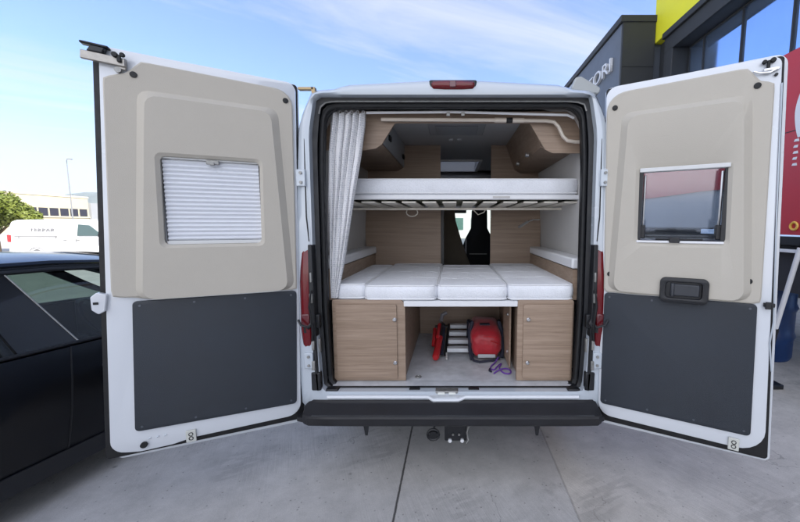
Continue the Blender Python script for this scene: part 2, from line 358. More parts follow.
# ---- showroom on the right: yellow wall and blue windows over charcoal cladding
def showroom():
    t = thing('showroom_building', 'tall showroom with lime yellow wall, charcoal cladding and big blue-reflecting windows', 'building', (7.62, 11.9, 0))
    CH = mat('charcoal_cladding', (.022, .025, .029), .65, var=.1, vscale=1.5)
    YE = mat('lime_yellow_wall', (.70, .68, .02), .6, var=.05, vscale=1)
    MG = mat('mirror_glazing', (.42, .58, .86), .05, metal=.9, var=.04, vscale=.7, bump=.02, bscale=.8)
    # local: x across (0 = facade), y along van axis (0 = end against the dark block), facade runs to negative y
    wz0, wz1 = 4.0, 7.75                # window recess
    y_end = -26
    b = MB()
    b.box(0, 14, -3.4, 0, 8.45, 15.5)                       # yellow wall above
    b.build('yellow_wall', YE, t, bevel=.02)
    b = MB(); b.box(.04, 14, y_end, -3.41, 8.45, 15.5); b.build('upper_wall', CH, t, bevel=.02)
    b = MB(); b.box(.25, 14, y_end, -.02, 0, 3.98); b.box(.25, 14, -.75, -.02, 3.98, 8.44); b.box(.75, 14, y_end, -.75, 3.98, 8.44)
    b.build('lower_wall', CH, t, bevel=.01)
    b = MB()                                                  # projecting frame round the window band
    b.box(-.06, .75, y_end, -.8, wz1, 8.43); b.box(-.06, .75, y_end, -.8, 3.7, 3.98)
    b.box(-.06, .75, -1.30, -.8, 3.98, wz1)
    b.box(-.16, -.061, y_end, -.8, 8.22, 8.42)
    b.build('window_surround', CH, t, bevel=.02)
    yy = -1.32; ws = [.70, 1.55, 1.55, 1.55, 1.55, 1.55, 1.55, 1.55, 1.55, 1.55, 1.55]
    for i, wd in enumerate(ws):
        f = MB(); f.box(.50, .62, yy-.035, yy+.0, 3.99, wz1-.01); f.box(.50, .62, yy-wd, yy-.035, wz1-.06, wz1-.01); f.box(.50, .62, yy-wd, yy-.035, 3.99, 4.05)
        fo = f.build('window', CH, t)
        p = MB(); p.box(.56, .58, yy-wd, yy-.036, 4.051, wz1-.061); p.build('pane', MG, fo)
        yy -= wd
    # ground floor shop front, partly seen past the trailer
    f = MB(); f.box(.18, .27, -14, -3, .3, 3.2); f.build('shop_window', MG, t)
    # dark block with the sign, standing proud of the facade
    t2 = thing('dark_office_block', 'charcoal clad block with white letters on its side, beyond yellow wall', 'building', (6.36, 11.9, 0))
    b = MB(); b.box(0, 12, 0, 24, 0, 9.20); b.build('wall', mat('slate_cladding', (.085, .10, .125), .5, var=.06, vscale=1), t2, bevel=.03)
    b = MB(); b.box(-.08, 12.2, -.14, 24.2, 9.21, 9.45); b.build('parapet', CH, t2, bevel=.02)
    b = MB(); b.box(.02, 1.24, -.10, -.004, 0, 9.205)
    for k in range(6): b.box(.03, 1.23, -.115, -.101, 1.52*k+.02, 1.52*k+1.49)
    b.build('end_cladding', CH, t2)
    me = text_mesh('AUTORI', .74, .05, width=4.0)
    o = link('lettering', me, mat('sign_white', (.55, .57, .60), .4), t2, smooth=False)
    o.matrix_local = Matrix.Translation((-.06, 4.6, 7.75)) @ Matrix.Rotation(R(-90), 4, 'Z') @ Matrix.Rotation(R(90), 4, 'X')
showroom()

# ---- beige industrial building far left
def far_building():
    t = thing('industrial_building', 'low cream industrial building with dark window band, behind white van', 'building', (-88, 60, 0))
    CR = mat('cream_render', (.50, .45, .32), .85, var=.06, vscale=.3)
    GR = mat('grey_render', (.30, .31, .32), .85, var=.05, vscale=.3)
    DG = mat('office_glass', (.03, .03, .045), .15, spec=.6)
    b = MB(); b.box(-22, 0, 0, 23.2, 0, 8.0); b.build('wall', CR, t)
    b = MB(); b.box(-22, .6, 23.2, 62, 0, 6.9); b.build('annexe_wall', GR, t)
    b = MB(); b.box(-22.2, .15, -.2, 23.3, 8.0, 8.35); b.build('parapet', mat('cream_trim', (.62, .57, .42), .8), t)
    y = 6.6
    for k in range(8):
        f = MB(); f.box(-.2, .08, y, y+1.85, 3.55, 5.45); fo = f.build('window', CR, t)
        p = MB(); p.box(.081, .10, y+.07, y+1.78, 3.65, 5.38); p.box(.101, .11, y+.9, y+.96, 3.65, 5.38); p.build('pane', DG, fo)
        y += 2.05
    b = MB(); b.box(-.1, .25, -.05, 23.2, 3.35, 3.53); b.build('sill', mat('cream_trim', (.6, .55, .4), .8), t)
    b = MB(); b.box(.6, .7, 26, 31, .2, 3.4); b.build('gate', mat('gate_grey', (.15, .15, .17), .6), t)
far_building()

# ---- pale office far ahead, seen through the windscreen of the camper
def office():
    t = thing('pale_office', 'pale building glimpsed through the camper windscreen between the seats', 'building', (2, 46, 0))
    b = MB(); b.box(-16, 16, 0, 12, 0, 7.5); b.build('wall', mat('pale_render', (.62, .64, .62), .8, var=.05, vscale=.4), t)
    for k in range(10):
        f = MB(); x = -14.5+3*k; f.box(x, x+1.9, -.06, .0, 1.0, 2.6); f.build('window', mat('green_glass', (.08, .16, .14), .12), t); f = MB(); f.box(x, x+1.9, -.06, .0, 4.2, 5.8); f.build('window', mat('green_glass', (.08, .16, .14), .12), t)
office()

# ---- trees (trunk + leafy crown made of many small leaf faces)
LEAF = bpy.data.materials.new('leaf_green'); LEAF.use_nodes = True
_t = LEAF.node_tree; _b = _t.nodes['Principled BSDF']; _b.inputs['Roughness'].default_value = .6
_oi = _t.nodes.new('ShaderNodeTexCoord'); _n = _t.nodes.new('ShaderNodeTexNoise'); _n.inputs['Scale'].default_value = 1.3; _n.inputs['Detail'].default_value = 5
_t.links.new(_oi.outputs['Object'], _n.inputs['Vector']); _r = _t.nodes.new('ShaderNodeValToRGB')
_r.color_ramp.elements[0].position = .3; _r.color_ramp.elements[0].color = (.060, .095, .012, 1); _r.color_ramp.elements[1].position = .7; _r.color_ramp.elements[1].color = (.20, .23, .03, 1)
_t.links.new(_n.outputs['Fac'], _r.inputs[0]); _t.links.new(_r.outputs[0], _b.inputs['Base Color'])
BARK = mat('bark', (.10, .075, .05), .9, var=.3, vscale=6)
def tree(label, loc, rx, rz_, zc, n, seed, ls=.16):
    rnd = random.Random(seed); t = thing('tree', label, 'tree', loc)
    b = MB(); b.tube([(0, 0, 0), (.05, 0, .6), (-.03, .04, zc-rz_*.4)], [.17, .13, .08], 8)
    for k in range(6):
        a = k*1.05+rnd.random(); b.tube([(0, 0, zc-rz_*.75), (math.cos(a)*rx*.4, math.sin(a)*rx*.4, zc-.1), (math.cos(a)*rx*.75, math.sin(a)*rx*.75, zc+.2*rz_)], [.07, .045, .02], 6)
    b.build('trunk', BARK, t)
    cl = []
    for k in range(34):
        a = rnd.random()*6.283; q = rnd.random()**.4; el = math.asin(rnd.uniform(-.35, 1))
        cl.append((Vector((math.cos(a)*math.cos(el)*rx*q*.85, math.sin(a)*math.cos(el)*rx*q*.85, zc+math.sin(el)*rz_*q*.85)), rnd.uniform(.28, .52)*rz_))
    vs = []; fs = []
    for k in range(n):
        c, r_ = rnd.choice(cl); d = Vector((rnd.gauss(0, 1), rnd.gauss(0, 1), rnd.gauss(0, .8))).normalized()
        p = c+d*r_*rnd.uniform(.7, 1.05)
        nrm = (d+Vector((rnd.gauss(0, .5), rnd.gauss(0, .5), rnd.gauss(0, .5)))).normalized(); u = nrm.orthogonal().normalized(); u = Matrix.Rotation(rnd.random()*6.28, 3, nrm) @ u; v = nrm.cross(u)
        s = ls*rnd.uniform(.6, 1.2); i = len(vs)
        vs += [p-u*s*.5, p+v*s*.28, p+u*s*.5, p-v*s*.28]; fs.append((i, i+1, i+2, i+3))
    me = bpy.data.meshes.new('crown'); me.from_pydata([tuple(v) for v in vs], [], fs); link('crown', me, LEAF, t, smooth=False)
tree('bright green rounded bushy tree rising behind the white delivery van', (-27.85, 19.2, 0), 2.6, 1.55, 2.1, 20000, 3, .20)

# ================================================================== THE CAMPER VAN
van = thing('camper_van', 'white high-roof camper van with both rear doors open, showing its fitted interior', 'van')
YF = 3.95   # rear face (y=0) to the cab end of the straight body
def outline(off=0.0, top=2.50, n=6):
    """outer cross-section (x,z), counter-clockwise, inset by off"""
    pts = [(-.985+off, .46+off), (.985-off, .46+off), (1.01-off, 1.1), (.930-off, 2.26), (.842-off, 2.447-off), (.70, 2.456-off), (.64, 2.478-off), (.0, top-off+.01), (-.64, 2.478-off), (-.70, 2.456-off), (-.842+off, 2.447-off), (-.930+off, 2.26), (-1.01+off, 1.1)]
    return resample(rpoly(pts, [.04, .04, .5, .5, .035, .1, .1, 1.5, .1, .1, .035, .5, .5], 8), 160)
OPEN1 = [(-.842, .588), (.842, .588), (.866, 1.1), (.858, 2.20), (.818, 2.412), (-.818, 2.412), (-.858, 2.20), (-.866, 1.1)]     # outer edge of the dark recess
OPEN2 = [(-.800, .598), (.800, .598), (.814, 1.1), (.806, 2.0), (.784, 2.366), (-.784, 2.366), (-.806, 2.0), (-.814, 1.1)]     # clear opening
def opl(P, r, n=160): return resample(rpoly(P, [.03, .03, .8, .6, r, r, .6, .8], 8), n)
def best_start(lp):
    lp = list(lp); k = min(range(len(lp)), key=lambda i: (lp[i]-Vector((0, 0))).angle_signed(Vector((0, -1))) if False else abs(lp[i].x)+(10 if lp[i].y > 1 else 0)); return lp[k:]+lp[:k]
o_out = best_start(outline(0)); o_out2 = best_start(outline(.02)); o1 = best_start(opl(OPEN1, .012)); o2 = best_start(opl(OPEN2, .105)); liner_in = best_start(outline(.075))
def L3(lp, y):
    rise = .07*max(0, min(1, (y-.12)/.35))          # the roof lifts a little behind the rear header
    return [(p.x, y, p.y+rise*max(0, min(1, (p.y-2.2)/.2))) for p in lp]
# outer skin: rear face ring + sides and roof, the roof edge at the rear rounded over
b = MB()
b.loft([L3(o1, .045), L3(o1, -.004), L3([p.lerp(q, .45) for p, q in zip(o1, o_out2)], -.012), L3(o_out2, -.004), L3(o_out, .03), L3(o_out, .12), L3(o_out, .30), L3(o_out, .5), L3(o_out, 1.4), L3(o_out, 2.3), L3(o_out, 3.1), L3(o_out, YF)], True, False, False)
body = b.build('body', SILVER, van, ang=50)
# roof ribs
def punch(o):  # cuts the roof opening for the added skylight
    bm = bmesh.new(); bm.from_mesh(o.data)
    bmesh.ops.delete(bm, geom=[f for f in bm.faces if 2.3 < f.calc_center_median().y < 3.1 and abs(f.calc_center_median().x) < .32 and f.calc_center_median().z > 2.3], context='FACES')
    bm.to_mesh(o.data); bm.free()
punch(body)
rb = MB()
for x in (-.55, -.28, 0, .28, .55): rb.box(x-.05, x+.05, .6, 2.2, 2.555, 2.595-.03*abs(x))
rb.build('roof_rib', SILVER, van, bevel=.01)
# liner shell inside (walls and ceiling of the living space)
b = MB(); li = [p for p in liner_in]
b.loft([L3(o2, .115), L3(li, .13), L3(li, .30), L3(li, .48), L3(li, 2.3), L3(li, 3.1), L3(li, YF+.02)], True, False, False)
punch(b.build('inner_lining', LINER, van, ang=50))
# recess and rubber seals round the opening
b = MB(); b.loft([[(p.x, y_, p.y) for p in lp_] for lp_, y_ in ((o1, .045), ([p.lerp(q, .50) for p, q in zip(o1, o2)], .05), ([p.lerp(q, .55) for p, q in zip(o1, o2)], .075), (o2, .085), (o2, .116))], True, False, False)
b.build('door_recess', mat('recess_dark', (.004, .005, .008), .45, var=.2, vscale=15), van, ang=40)
seal_p = [(p.x, .070, p.y) for p in [p.lerp(q, .82) for p, q in zip(o1, o2)] if p.y > .63]
b = MB(); b.tube(seal_p, .015, 8); b.build('weather_seal', RUBBER, van)
chan = [(p.x, .052, p.y) for p in [p.lerp(q, .42) for p, q in zip(o1, o2)] if p.y > 2.3]
b = MB(); b.tube(chan, .006, 6)
b.build('water_channel', GALV, van)
# silver channel strips down each rear pillar
for s in (-1, 1):
    b = MB()
    b.tube([(s*.858, .004, .70), (s*.880, .000, 1.1), (s*.878, .000, 1.7), (s*.872, .002, 2.10), (s*.862, .008, 2.22)], .010, 8)
    b.build('pillar_bead', SILVER, van)
    b = MB(); b.tube([(s*.880, -.008, 1.55), (s*.890, -.010, 1.7), (s*.884, -.008, 2.16)], .004, 8)
    b.build('pillar_groove', RUBBER, van)
    # hinge leaves, bolts and wiring on the pillar
    for z in (.80, 1.93):
        q = MB(); q.box(min(s*.880, s*.935), max(s*.880, s*.935), -.030, -.006, z-.05, z+.05); ph = q.build('hinge_leaf', SILVER, van, bevel=.004)
        for dz in (-.028, .028):
            q = MB(); q.tube([(s*.905, -.030, z+dz), (s*.905, -.038, z+dz)], .009, 8); q.build('bolt', GALV, ph)
    q = MB(); q.box(min(s*.840, s*.880), max(s*.840, s*.880), .0, .03, 1.00, 1.09); q.build('strap_bracket', BLACKP, van, bevel=.006)
    q = MB(); q.tube([(s*.86, .0, 1.05), (s*.89, -.045, 1.02), (s*.93, -.06, 1.04), (s*.95, -.05, 1.07)], .007, 8); q.build('cable_boot', BLACKP, van)
    q = MB(); q.box(min(s*.845, s*.875), max(s*.845, s*.875), .01, .035, .84, .93); q.build('catch_plate', GALV, van, bevel=.004)
    q = MB(); q.prism([(s*.852, .60), (s*.868, .60), (s*.893, 1.1), (s*.886, 1.53), (s*.862, 1.53), (s*.862, 1.1)], 'y', -.020, .044); q.build('pillar_cover', BLACKP, van, bevel=.004)
    for z, w_ in ((1.20, .020), (1.33, .012), (.90, .016), (.77, .020)):
        q = MB(); q.box(min(s*.866, s*(.866+w_)), max(s*.866, s*(.866+w_)), -.034, -.019, z-.03, z+.03); q.build('pillar_fitting', GALV, van, bevel=.004)
    q = MB(); q.tube([(s*.872, -.03, 1.25), (s*.882, -.045, 1.15), (s*.868, -.04, 1.02), (s*.878, -.03, .93)], .006, 6); q.build('wiring', RUBBER, van)
    q = MB(); q.box(min(s*.84, s*.90), max(s*.84, s*.90), -.02, .02, .60, .72); q.build('lower_pillar_cover', BLACKP, van, bevel=.008)
# cab: sides, nose, windscreen, dashboard
def cab():
    side = [(YF, .35), (5.45, .35), (5.62, .6), (5.60, .95), (5.30, 1.12), (4.86, 1.26), (4.02, 2.22), (YF, 2.30)]
    b = MB()
    for s in (-1, 1):
        b.prism([(y, z) for y, z in side[:5]]+[(4.86, 1.26), (YF, 1.30)], 'x', s*.95, s*1.0)
        b.box(min(s*.93, s*.98), max(s*.93, s*.98), YF, YF+.13, 1.30, 2.22)            # B pillar
    b.build('cab_side', SILVER, van, bevel=.02)
    b = MB()
    for s in (-1, 1): b.tube([(s*.92, 4.9, 1.22), (s*.84, 4.1, 2.2)], .045, 8)
    b.build('windscreen_pillar', SILVER, van)
    b = MB(); b.prism([(YF, 2.25), (4.05, 2.18), (4.02, 2.27), (YF, 2.52)], 'x', -.84, .84); b.build('cab_roof', SILVER, van, bevel=.02)
    b = MB(); b.prism([(4.84, 1.20), (5.3, 1.10), (5.61, .93), (5.66, .5), (5.5, .3), (5.4, .3), (5.4, .9), (4.84, 1.12)], 'x', -.949, .949); b.build('bonnet', SILVER, van, bevel=.03)
    b = MB(); b.add([(-.88, 4.86, 1.25), (.88, 4.86, 1.25), (.80, 4.08, 2.18), (-.80, 4.08, 2.18)], [(0, 1, 2, 3)]); b.build('windscreen', WSGL, van)
    for s in (-1, 1):
        b = MB(); b.add([(s*.965, YF+.14, 1.31), (s*.965, 4.72, 1.31), (s*.90, 4.06, 2.14), (s*.925, YF+.14, 2.16)], [(0, 1, 2, 3)]); b.build('side_window', CARGL, van)
    b = MB(); b.prism([(4.42, .95), (4.45, 1.20), (4.6, 1.27), (4.85, 1.22), (4.85, .5), (4.5, .5)], 'x', -.9, .9); b.build('dashboard', BLACKP, van, bevel=.03)
    b = MB(); b.tube([(-.45+.17*math.cos(a*.314), 4.28-.06*math.sin(a*.314), 1.22+.17*math.sin(a*.314)) for a in range(20)], .014, 8, closed=True); b.tube([(-.45, 4.28, 1.22), (-.45, 4.5, 1.1)], .03, 8)
    b.build('steering_wheel', BLACKP, van)
    b = MB(); b.box(.02, .24, 4.18, 4.21, 1.86, 1.93); b.build('rear_view_mirror', BLACKP, van, bevel=.015)
    b = MB(); b.box(-.94, .94, YF, 5.4, .45, .55); b.build('cab_floor', BLACKP, van)
cab()
for s in (-1, 1):
    b = MB(); b.box(min(s*.955, s*.985), max(s*.955, s*.985), .9, 5.0, .40, .47); b.build('side_sill', BLACKP, van, bevel=.01)
for s in (-1, 1):
    for y in (1.05, 4.75):
        b = MB(); b.tube([(s*.72, y, .34), (s*.74, y, .34), (s*.90, y, .34), (s*.93, y, .34)], [.30, .34, .34, .30], 28)
        wo = b.build('wheel', TYRE, van); r_ = MB(); r_.tube([(s*.86, y, .34), (s*.935, y, .34)], [.21, .20], 24); r_.build('rim', GALV, wo)
b = MB(); b.tube([(-.75, 1.05, .34), (.75, 1.05, .34)], .05, 10); b.tube([(-.5, .3, .40), (-.5, 1.9, .40)], .035, 8); b.tube([(.5, .3, .40), (.5, 1.9, .40)], .035, 8); b.build('rear_axle', BLACKP, van)
b = MB(); b.box(-.93, .93, .16, 5.2, .475, .565); b.build('chassis', BLACKP, van, bevel=.01)
# rear bumper with step
def bumper():
    prof = [(.05, .540), (-.020, .538), (-.028, .528), (-.040, .522), (-.118, .500), (-.134, .492), (-.140, .480), (-.137, .438), (-.128, .428), (-.05, .425), (.05, .45)]
    loops = []
    for x, yo, zs in ((-1.02, .09, 0), (-1.0, .03, .0), (-.96, .006, 0), (-.82, .0, 0), (-.5, 0, 0), (0, 0, 0), (.5, 0, 0), (.82, .0, 0), (.96, .006, 0), (.99, .03, 0), (1.0, .09, 0)):
        loops.append([(x*.925, y+yo, z) for y, z in prof])
    b = MB(); b.loft(loops); o = b.build('bumper', BUMPM, van, ang=30)
    r_ = MB(); r_.box(-.86, .86, -.1385, -.125, .4945, .4985); [r_.box(-.80+k*.4, -.80+k*.4+.36, -.152+.0, -.146, .440, .446) for k in range(0)]
    r_.build('step_ridge', mat('bumper_pale', (.030, .032, .037), .4), o)  # thin strip along the step edge, paler than the bumper
    for s in (-1, 1):
        q = MB(); q.prism([(s*.86, -.10), (s*(.985 if s < 0 else .955), -.06), (s*(.985 if s < 0 else .955), .10), (s*.86, .10)], 'z', .418, .446); q.build('bumper_corner', BUMPM, o, bevel=.006)
    return o
bumper()
# sill plate, lip and latch
b = MB()
lip = [(-.80, .565), (-.16, .565), (-.125, .545), (.035, .545), (.08, .565), (.80, .565)]
b.tube([(x, -.018, z-.006) for x, z in lip], .013, 8)
b.build('sill_lip', WHITE, van)
b = MB(); b.prism([(-.012, .566), (.040, .585), (.09, .6015), (.119, .6025), (.119, .55), (-.012, .545)], 'x', -.80, .80); sp_ = b.build('sill_plate', mat('sill_metal', (.55, .57, .60), .35, .3, var=.15, vscale=9), van)
b = MB(); b.box(-.115, .035, -.006, .05, .556, .590); lt = b.build('sill_latch', GALV, van, bevel=.006)
for x in (-.075, -.005): q = MB(); q.box(x-.022, x+.022, -.012, -.004, .572, .584); q.build('striker', mat('bright_plate', (.8, .82, .78), .3), lt)
for x0, x1 in ((-.285, -.215), (.10, .17)):
    q = MB(); q.box(x0, x1, .018, .052, .574, .594); q.build('sill_bracket', BLACKP, van, bevel=.004)
# corner sill blocks
for s in (-1, 1): q = MB(); q.box(min(s*.74, s*.82), max(s*.74, s*.82), .00, .05, .56, .60); q.build('sill_corner', BLACKP, van, bevel=.006)
# tow hitch and hangers
b = MB(); b.box(-.055, .09, .02, .08, .235, .345); b.box(-.03, -.015, .03, .2, .34, .5); b.box(.055, .07, .03, .2, .30, .5)
hitch = b.build('tow_hitch', BLACKP, van, bevel=.008)
for x in (-.02, .06): q = MB(); q.tube([(x, .006, .245), (x, .022, .245)], .012, 12); q.build('bolt', mat('zinc_bolt', (.85, .86, .88), .4, .3), hitch)
for x in (0.0, .04): q = MB(); q.tube([(x, .01, .285), (x, .022, .285)], .007, 8); q.build('bolt', GALV, hitch)
q = MB(); q.tube([(.085, .0, .235), (.10, .01, .25), (.09, .015, .30), (.115, .02, .38)], .006, 6); q.build('safety_loop', GALV, hitch)
q = MB(); q.tube([(-.13+.038*math.cos(a*.524), .03, .275+.036*math.sin(a*.524)) for a in range(12)], .009, 6, closed=True); q.tube([(-.13, .02, .275), (-.13, .045, .275)], .027, 14); q.tube([(-.13, .04, .3), (-.10, .06, .40), (-.08, .1, .5)], .008, 6)
q.build('trailer_socket', BLACKP, hitch)
for x in (-.56, .54):
    q = MB(); q.prism([(x-.026, .43), (x+.026, .43), (x+.010, .30), (x-.006, .30)], 'y', -.02, -.01); q.build('under_bracket', BLACKP, van)
# tail lights
for s in (-1, 1):
    lo = []
    for z, wd, yo in ((.88, .020, .012), (.90, .030, .006), (1.0, .034, -.001), (1.3, .034, -.001), (1.48, .030, .006), (1.51, .018, .014)):
        xc = s*(.918 if z < 1.2 else .918-(z-1.2)*.05)
        lo.append([(xc-wd, .02, z), (xc-wd, yo*.8-.01, z), (xc-wd*.5, yo-.02, z), (xc+wd*.5, yo-.02, z), (xc+wd, yo*.8-.01, z), (xc+wd, .02, z)])
    b = MB(); b.loft(lo); tl = b.build('tail_light', TAIL, van, ang=60)
    q = MB(); q.box(s*.918-.026, s*.918+.026, -.028, -.015, 1.02, 1.10); q.build('reverse_lens', TAILD, tl, bevel=.01)
# third brake light
b = MB(); lo = []
for x, h in ((-.125, .012), (-.115, .024), (-.05, .028), (.05, .028), (.115, .024), (.125, .012)):
    lo.append([(x, .02, 2.462-h), (x, -.020, 2.462-h*.8), (x, -.032, 2.462), (x, -.020, 2.462+h*.8), (x, .03, 2.462+h)])
b.loft(lo); bl = b.build('brake_light', TAIL, van, ang=60)
q = MB(); q.box(-.018, .018, -.034, -.028, 2.445, 2.48); q.build('light_divider', TAILD, bl, bevel=.004)
b = MB(); b.box(-.14, .14, -.010, .03, 2.43, 2.495); b.build('brake_light_housing', BLACKP, van, bevel=.01)
# awning on the right roof edge, small mast on the left
b = MB(); ap = [(.715, 2.462), (.875, 2.440), (.885, 2.468), (.770, 2.528), (.742, 2.525)]
b.prism(rpoly(ap, .015, 4), 'y', .09, 3.6); aw = b.build('awning', mat('awning_grey', (.42, .45, .46), .4, var=.05), van)
q = MB(); q.prism(rpoly([(.708, 2.458), (.880, 2.434), (.894, 2.470), (.772, 2.538), (.738, 2.534)], .02, 4), 'y', .05, .089); q.build('end_cap', mat('awning_cap', (.36, .38, .38), .5), aw, bevel=.008)
q = MB(); q.box(-.925, -.835, .03, .06, 2.455, 2.468); q.box(-.845, -.825, .03, .06, 2.43, 2.468); q.build('roof_hook', mat('brass', (.35, .26, .14), .4, .8), van)

# ------------------------------------------------------------------ rear doors
def sub(v): return v
def rear_door(side, hx, free, P):
    """side -1 left / +1 right. local x runs from hinge to free edge, n (towards the camera when open) = s * local y"""
    U = Vector((free[0]-hx, free[1], 0)).normalized(); ang = math.atan2(U.y, U.x); s = 1 if side < 0 else -1
    hole = rpoly(rect(*P['win']), .025, 5)
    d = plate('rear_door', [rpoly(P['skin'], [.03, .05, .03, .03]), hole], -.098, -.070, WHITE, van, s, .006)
    d.location = (hx, 0, 0); d.rotation_euler = (0, 0, ang)
    plate('door_seal', [rpoly(P['seal'], .018), hole], -.069, -.034, RUBBER, d, s, .004)
    plate('inner_frame', [rpoly(P['frame'], P['fr']), hole], -.033, 0, WHITE, d, s, .008)
    # recess behind the trim and raised trim with soft shoulders, as a chain of matching loops
    K = 128
    def lp(pts, r): return resample(rpoly(pts, r, 5), K)
    def start(lp_): k = max(range(K), key=lambda i: lp_[i].y-lp_[i].x); return lp_[k:]+lp_[:k]
    base = start(lp(P['trim'], P['trr'])); rz = P['raised']; r1 = start(lp(rz, .05))
    cx = sum(p[0] for p in rz)/4; r2p = [(p[0]+(.036 if p[0] < cx else -.036), p[1]-(.03 if p[1] > 1.8 else -.0)) for p in rz]
    r2 = start(lp(r2p, .05)); h1 = start(lp([(p[0], p[1]) for p in P['winrect']], .03)); h2 = start(lp([(p[0], p[1]) for p in P['winrect2']], .025))
    def l3(q, n): return [(p.x, s*n, p.y) for p in q]
    bs = start(lp([(p[0]+(.006 if p[0] < .4 else -.006), p[1]+(-.006 if p[1] > 1.8 else .006)) for p in P['trim']], P['trr']))
    b = MB(); b.loft([l3(base, .001), l3(base, .010), l3(bs, .015), l3(r1, .015), l3(r2, .042), l3(h1, .042), l3(h2, .030), l3(h2, -.02)], True, False, False)
    b.build('trim_panel', BEIGE, d, ang=28)
    # lower panel with its fixings
    lo = plate('lower_panel', [rpoly(P['low'], .022, 5)], .001, .012, SLATE, d, s, .004)
    q = MB()
    (a0, z0), (a1, z1), (a2, z2), (a3, z3) = P['low']
    for f in (.04, .35, .66, .96):
        for e in (.035, .965):
            x = (a0+(a1-a0)*f)*(1-e)+(a3+(a2-a3)*f)*e; z = (z0+(z1-z0)*f)*(1-e)+(z3+(z2-z3)*f)*e
            q.tube([(x, s*.011, z), (x, s*.0145, z)], .006, 8)
    for f in (.33, .66):
        for e in (.03, .97):
            q.tube([(a0+(a3-a0)*f if e < .5 else a1+(a2-a1)*f, s*.011, z0+(z3-z0)*f), (a0+(a3-a0)*f if e < .5 else a1+(a2-a1)*f, s*.0115, z0+(z3-z0)*f)], .001, 4)
    q.build('screw', mat('screw_dark', (.10, .11, .13), .4, .5), lo)
    for (x, z) in P['clips']:
        q = MB(); q.tube([(x, s*.012, z), (x, s*.019, z), (x, s*.020, z)], [.015, .015, .011], 16); q.build('clip', RUBBER, d)
    # striker plate low on the frame
    x, z = P['plate']; q = MB(); q.box(x-.024, x+.024, min(s*.001, s*.012), max(s*.001, s*.012), z-.034, z+.034); pl = q.build('striker_plate', mat('plate_pale', (.55, .56, .52), .4), d, bevel=.003)
    if side < 0:
        for x in (.74, .775, .81): q = MB(); q.tube([(x, s*.001, .492), (x+.012, s*.003, .490)], .004, 6); q.build('edge_stamp', SILVER, d)
    # hinges
    for zz in (.78, 1.93):
        q = MB(); q.tube([(.0, s*-.02, zz-.045), (.0, s*-.02, zz+.045)], .013, 10); q.box(.005, .06, min(s*-.03, s*-.012), max(s*-.03, s*-.012), zz-.035, zz+.035); q.box(-.02, .0, min(s*-.03, s*-.012), max(s*-.03, s*-.012), zz-.03, zz+.03); q.build('hinge', SILVER, d, bevel=.003)
    q = MB(); q.tube([(.03, s*-.02, 1.06), (-.02, s*.015, 1.07), (-.03, s*.03, 1.04), (.0, s*.03, 1.01)], .012, 8); q.box(-.03, .02, -.02, .02, .98, 1.02); q.build('check_strap', BLACKP, d)
    return d, s
PL = dict(win=(.215, .665, 1.545, 2.005),
          skin=[(-.012, 2.495), (.895, 2.540), (.985, .370), (.028, .360)],
          seal=[(-.004, 2.480), (.905, 2.520), (1.018, .400), (.040, .398)],
          frame=[(.004, 2.478), (.872, 2.512), (.985, .445), (.86, .422), (.72, .424), (.62, .440), (.056, .446)], fr=[.05, .05, .10, .06, .06, .06, .08],
          trim=[(.024, 2.425), (.712, 2.462), (.768, 2.400), (.862, 2.366), (.912, 1.281), (.84, 1.276), (.047, 1.256)], trr=[.09, .02, .03, .02, .02, .01, .01],
          raised=[(.105, 2.315), (.735, 2.325), (.815, 1.262), (.060, 1.262)],
          winrect=[(.195, 2.020), (.680, 2.020), (.690, 1.530), (.205, 1.530)],
          winrect2=[(.212, 2.004), (.662, 2.004), (.672, 1.546), (.222, 1.546)],
          low=[(.050, 1.250), (.832, 1.254), (.872, .545), (.078, .530)],
          clips=[(.742, 2.392), (.062, 2.365), (.786, 1.376), (.095, 1.364)], plate=(.63, .458))
PR = dict(win=(.203, .618, 1.552, 1.968),
          skin=[(-.006, 2.470), (.822, 2.492), (.900, .374), (.010, .358)],
          seal=[(.002, 2.455), (.800, 2.470), (.880, .402), (.024, .395)],
          frame=[(.006, 2.452), (.785, 2.462), (.860, .444), (.038, .446)], fr=[.06, .04, .12, .08],
          trim=[(.012, 2.408), (.655, 2.424), (.705, 2.352), (.762, 2.338), (.785, 1.246), (.042, 1.242)], trr=[.10, .03, .03, .02, .02, .01],
          raised=[(.098, 2.290), (.680, 2.294), (.745, 1.258), (.060, 1.258)],
          winrect=[(.185, 1.992), (.622, 1.992), (.632, 1.530), (.192, 1.530)],
          winrect2=[(.203, 1.967), (.604, 1.967), (.616, 1.552), (.210, 1.552)],
          low=[(.046, 1.238), (.772, 1.244), (.792, .530), (.050, .527)],
          clips=[(.059, 2.324), (.696, 2.330), (.072, 1.355), (.728, 1.361)], plate=(.725, .466))
dl, sl_ = rear_door(-1, -.92, (-1.78, -.40), PL)
dr, sr_ = rear_door(1, .895, (1.63, -.41), PR)
